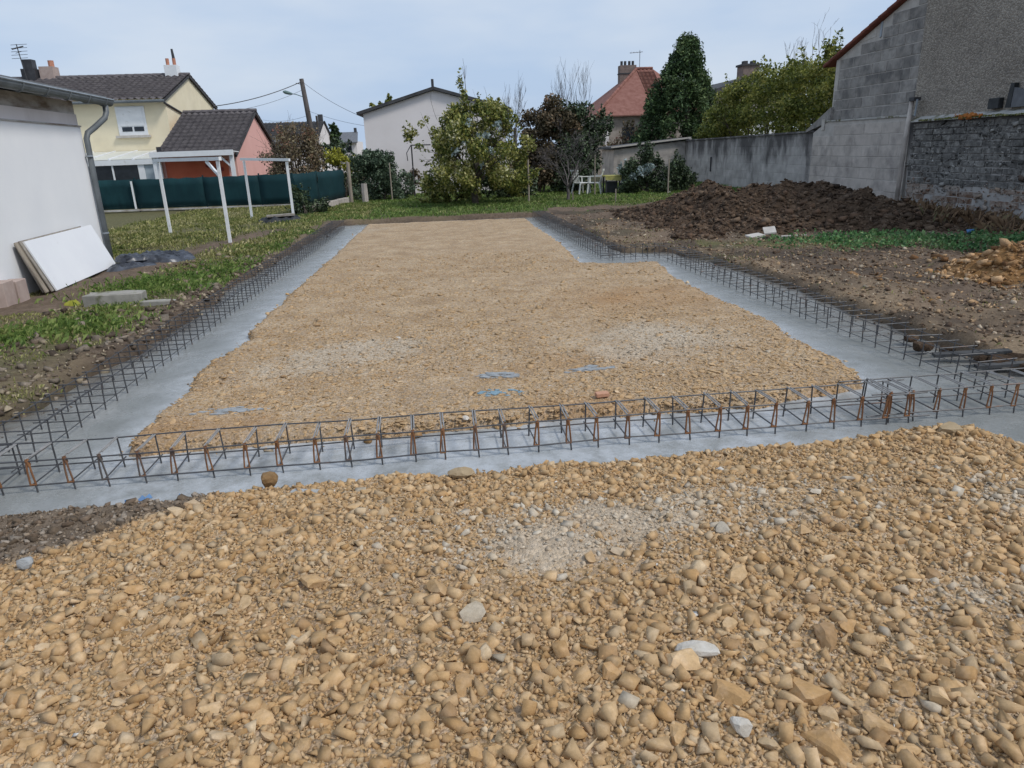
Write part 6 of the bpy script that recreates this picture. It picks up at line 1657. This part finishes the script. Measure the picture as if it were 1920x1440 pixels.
shrub('evergreen_shrub', (7.6, 26.6, 0), 'dark evergreen shrub between the garden table and the shed', 'dark_leaf', [(7.5, 26.7, 0.78, 0.75, 0.5, 0.75), (7.0, 26.6, 0.55, 0.5, 0.4, 0.6)], 6000, 0.055, extra=('pale_leaf', 240, [(7.2, 26.1, 0.85), (7.5, 26.15, 0.95), (6.9, 26.2, 0.65)], [0.2, 0.2, 0.15], 0.06))
shrub('evergreen_shrub', (8.5, 26.5, 0), 'dark evergreen shrub nearest the garden wall behind the thin stake', 'dark_leaf', [(8.35, 26.5, 0.62, 0.6, 0.5, 0.68), (8.85, 26.7, 0.5, 0.45, 0.4, 0.58)], 5000, 0.055)
shrub('silver_shrub', (6.95, 27.2, 0), 'small silvery shrub beside the yellow covered table', 'pale_leaf', [(6.95, 27.2, 0.5, 0.28, 0.28, 0.45)], 420, 0.06)
shrub('grey_green_bush', (-2.4, 28.9, 0), 'dense grey-green rounded bush in front of the white house', 'olive_leaf', [(-2.6, 29.0, 0.95, 0.8, 0.7, 0.95), (-1.95, 29.0, 0.75, 0.75, 0.6, 0.85), (-2.4, 28.9, 1.45, 0.7, 0.5, 0.55)], 13000, 0.055)
shrub('round_topiary', (-1.2, 31.0, 0), 'small round dark topiary ball by the white house', 'copper_leaf', [(-1.18, 31.0, 0.75, 0.34, 0.3, 0.42)], 1400, 0.05, sprig=0)
rb = shrub('autumn_bush', (-5.5, 28.6, 0), 'large twiggy bush with reddish brown autumn leaves behind the fence', 'rust_leaf', [(-5.6, 28.7, 1.6, 1.1, 0.8, 1.05), (-5.2, 28.7, 2.35, 0.85, 0.7, 0.75), (-4.7, 28.6, 1.6, 0.65, 0.6, 0.9), (-6.3, 28.6, 1.3, 0.65, 0.5, 0.7), (-4.9, 27.6, 0.8, 0.45, 0.3, 0.6)], 10000, 0.055, hollow=0.1)
mb = MB(); rr = random.Random(21)
for k in range(12): branches(mb, (-5.4 + rr.uniform(-0.3, 0.3), 28.6, 0.2), (rr.uniform(-0.6, 0.6), rr.uniform(-0.3, 0.3), 1), 1.5, 0.03, 3, rr, 0.5, 0.2, None, (2, 3), 0.65, 4)
mb.build('branches', M['bark'], rb)
shrub('low_shrub', (-4.2, 22.9, 0), 'small dark leafy shrub at the near end of the low block wall', 'dark_leaf', [(-4.3, 23.1, 0.35, 0.3, 0.3, 0.42), (-4.0, 23.6, 0.2, 0.3, 0.3, 0.3)], 700, 0.06)
shrub('yellow_hedge', (-4.0, 30.2, 0), 'bright yellow-green hedge behind the wooden post', 'yellow_leaf', [(-4.05, 30.2, 1.62, 0.5, 0.3, 0.2), (-3.6, 30.2, 1.4, 0.3, 0.3, 0.25)], 900, 0.06, 'hedge')
shrub('dark_hedge', (-4.2, 33.0, 0), 'dark low hedge behind the yellow one', 'dark_leaf', [(-4.4, 33, 1.5, 0.9, 0.5, 0.7), (-3.6, 33, 0.9, 0.6, 0.5, 0.8), (-4.0, 32.4, 0.6, 0.7, 0.4, 0.7)], 1800, 0.08, 'hedge')
shrub('pale_tree', (-2.6, 44, 0), 'pale yellowish tree top showing over the left slope of the white roof', 'ivy_leaf', [(-2.9, 44, 3.6, 0.8, 0.6, 1.0), (-2.0, 44, 3.4, 0.7, 0.6, 0.9)], 900, 0.12, 'tree')
shrub('wall_shrub', (9.9, 39.5, 0), 'twiggy brownish shrub against the stone house left of the conifer', 'rust_leaf', [(10.4, 39.5, 1.9, 0.9, 0.6, 1.4), (9.5, 39.5, 1.2, 0.6, 0.5, 1.1)], 1300, 0.09, hollow=0.05)
# undergrowth below the apple tree
shrub('low_shrub', (0.2, 26.0, 0), 'low straggling shrub under the left side of the apple tree', 'apple_leaf', [(-0.1, 26.0, 0.4, 0.8, 0.5, 0.45), (0.9, 26.2, 0.35, 0.6, 0.5, 0.4)], 1500, 0.065)
shrub('low_shrub', (2.2, 27.0, 0), 'low dark shrub between the apple tree and the copper hedge', 'dark_leaf', [(2.1, 27.0, 0.55, 0.7, 0.5, 0.6), (2.9, 27.3, 0.45, 0.5, 0.5, 0.5)], 1500, 0.075)
shrub('far_conifer', (-8.9, 66, 0), 'distant dark conifer tip above the grey roofed house', 'conifer_leaf', [(-9.0, 66, 2.6, 0.6, 0.6, 1.5), (-9.0, 66, 3.5, 0.3, 0.3, 0.6)], 500, 0.16, 'tree')

# big conifer
cf_ = tree_root('conifer', (12.75, 38, 0), 'large dense dark green conifer rising behind the garden wall')
MB().tube([(12.75, 38, -0.2), (12.75, 38, 3), (12.8, 38, 6.2)], [0.25, 0.16, 0.03], 8).build('trunk', M['bark'], cf_)
cs, rs = [], []
for k in range(420):
    z = 0.6 + 5.95 * rng.random() ** 0.9
    w = np.interp(z, [0, 1.0, 2.2, 3.6, 4.6, 5.6, 6.3, 6.75], [1.75, 2.0, 2.05, 1.8, 1.3, 0.8, 0.42, 0.08])
    a = rng.uniform(0, 6.28); u = rng.uniform(0.25, 1.0) ** 0.6
    cs.append((12.30 + cos(a) * w * u + 0.35 * sstep(3, 6.5, z), 38 + sin(a) * w * u * 0.9, z)); f = rng.uniform(0.2, 0.42); rs.append((f, f, f * 1.35))
Pp, dd_ = cloud_points(42000, cs, rs, 0.1)
Pp = sprigs(Pp, 260, 0.42, 1.0, 34)
leaf_cloud('crown', M['conifer_leaf'], Pp, 0.07, cf_, up=0.6, aspect=2.6)

# yellow-green tree behind the wall
yt = tree_root('yellow_green_tree', (13.0, 27, 0), 'broad yellow-green leafy tree leaning over the garden wall beside the barn')
mb = MB(); rr = random.Random(31)
for k in range(7): branches(mb, (13.1, 24.5 + k * 1.1, 0.5), (rr.uniform(-0.3, 0.2), rr.uniform(-0.3, 0.3), 1), 1.6, 0.06, 2, rr, 0.5, 0.2, None, (2, 3), 0.7, 4)
mb.build('trunk', M['bark'], yt)
cs, rs = [], []
for k in range(330):
    y = rng.uniform(22.2, 34.0)
    top = np.interp(y, [22, 24, 27, 29.5, 32, 33.5, 34.5], [4.2, 4.4, 4.5, 4.3, 3.8, 3.2, 2.5])
    lo = np.interp(y, [22, 25, 28.5, 31, 34], [1.5, 1.6, 1.7, 1.9, 1.7])
    z = lo + (top - lo) * rng.random() ** 0.8
    if 28.4 < y < 31.2 and z < 2.7 and rng.random() < 0.75: continue
    cs.append((12.85 + rng.uniform(-0.75, 0.9), y, z - 0.15)); f = rng.uniform(0.25, 0.5); rs.append((f, f, f * 0.85))
Pp, dd_ = cloud_points(42000, cs, rs, 0.2)
Pp = sprigs(Pp, 120, 0.45, 0.8, 24, 1.2)
leaf_cloud('crown', M['ivy_leaf'], Pp, 0.068, yt)
mb = MB(); rr = random.Random(33)
for k in range(11):
    y = 24 + rr.uniform(0, 5.0)
    branches(mb, (12.8, y, 4.0), (rr.uniform(-0.15, 0.1), rr.uniform(-0.35, 0.3), 1), rr.uniform(0.6, 1.15), 0.010, 2, rr, 0.5, 0.3, None, (2, 3), 0.5, 4)
mb.build('upright_shoots', M['twig'], yt, kind='stuff')
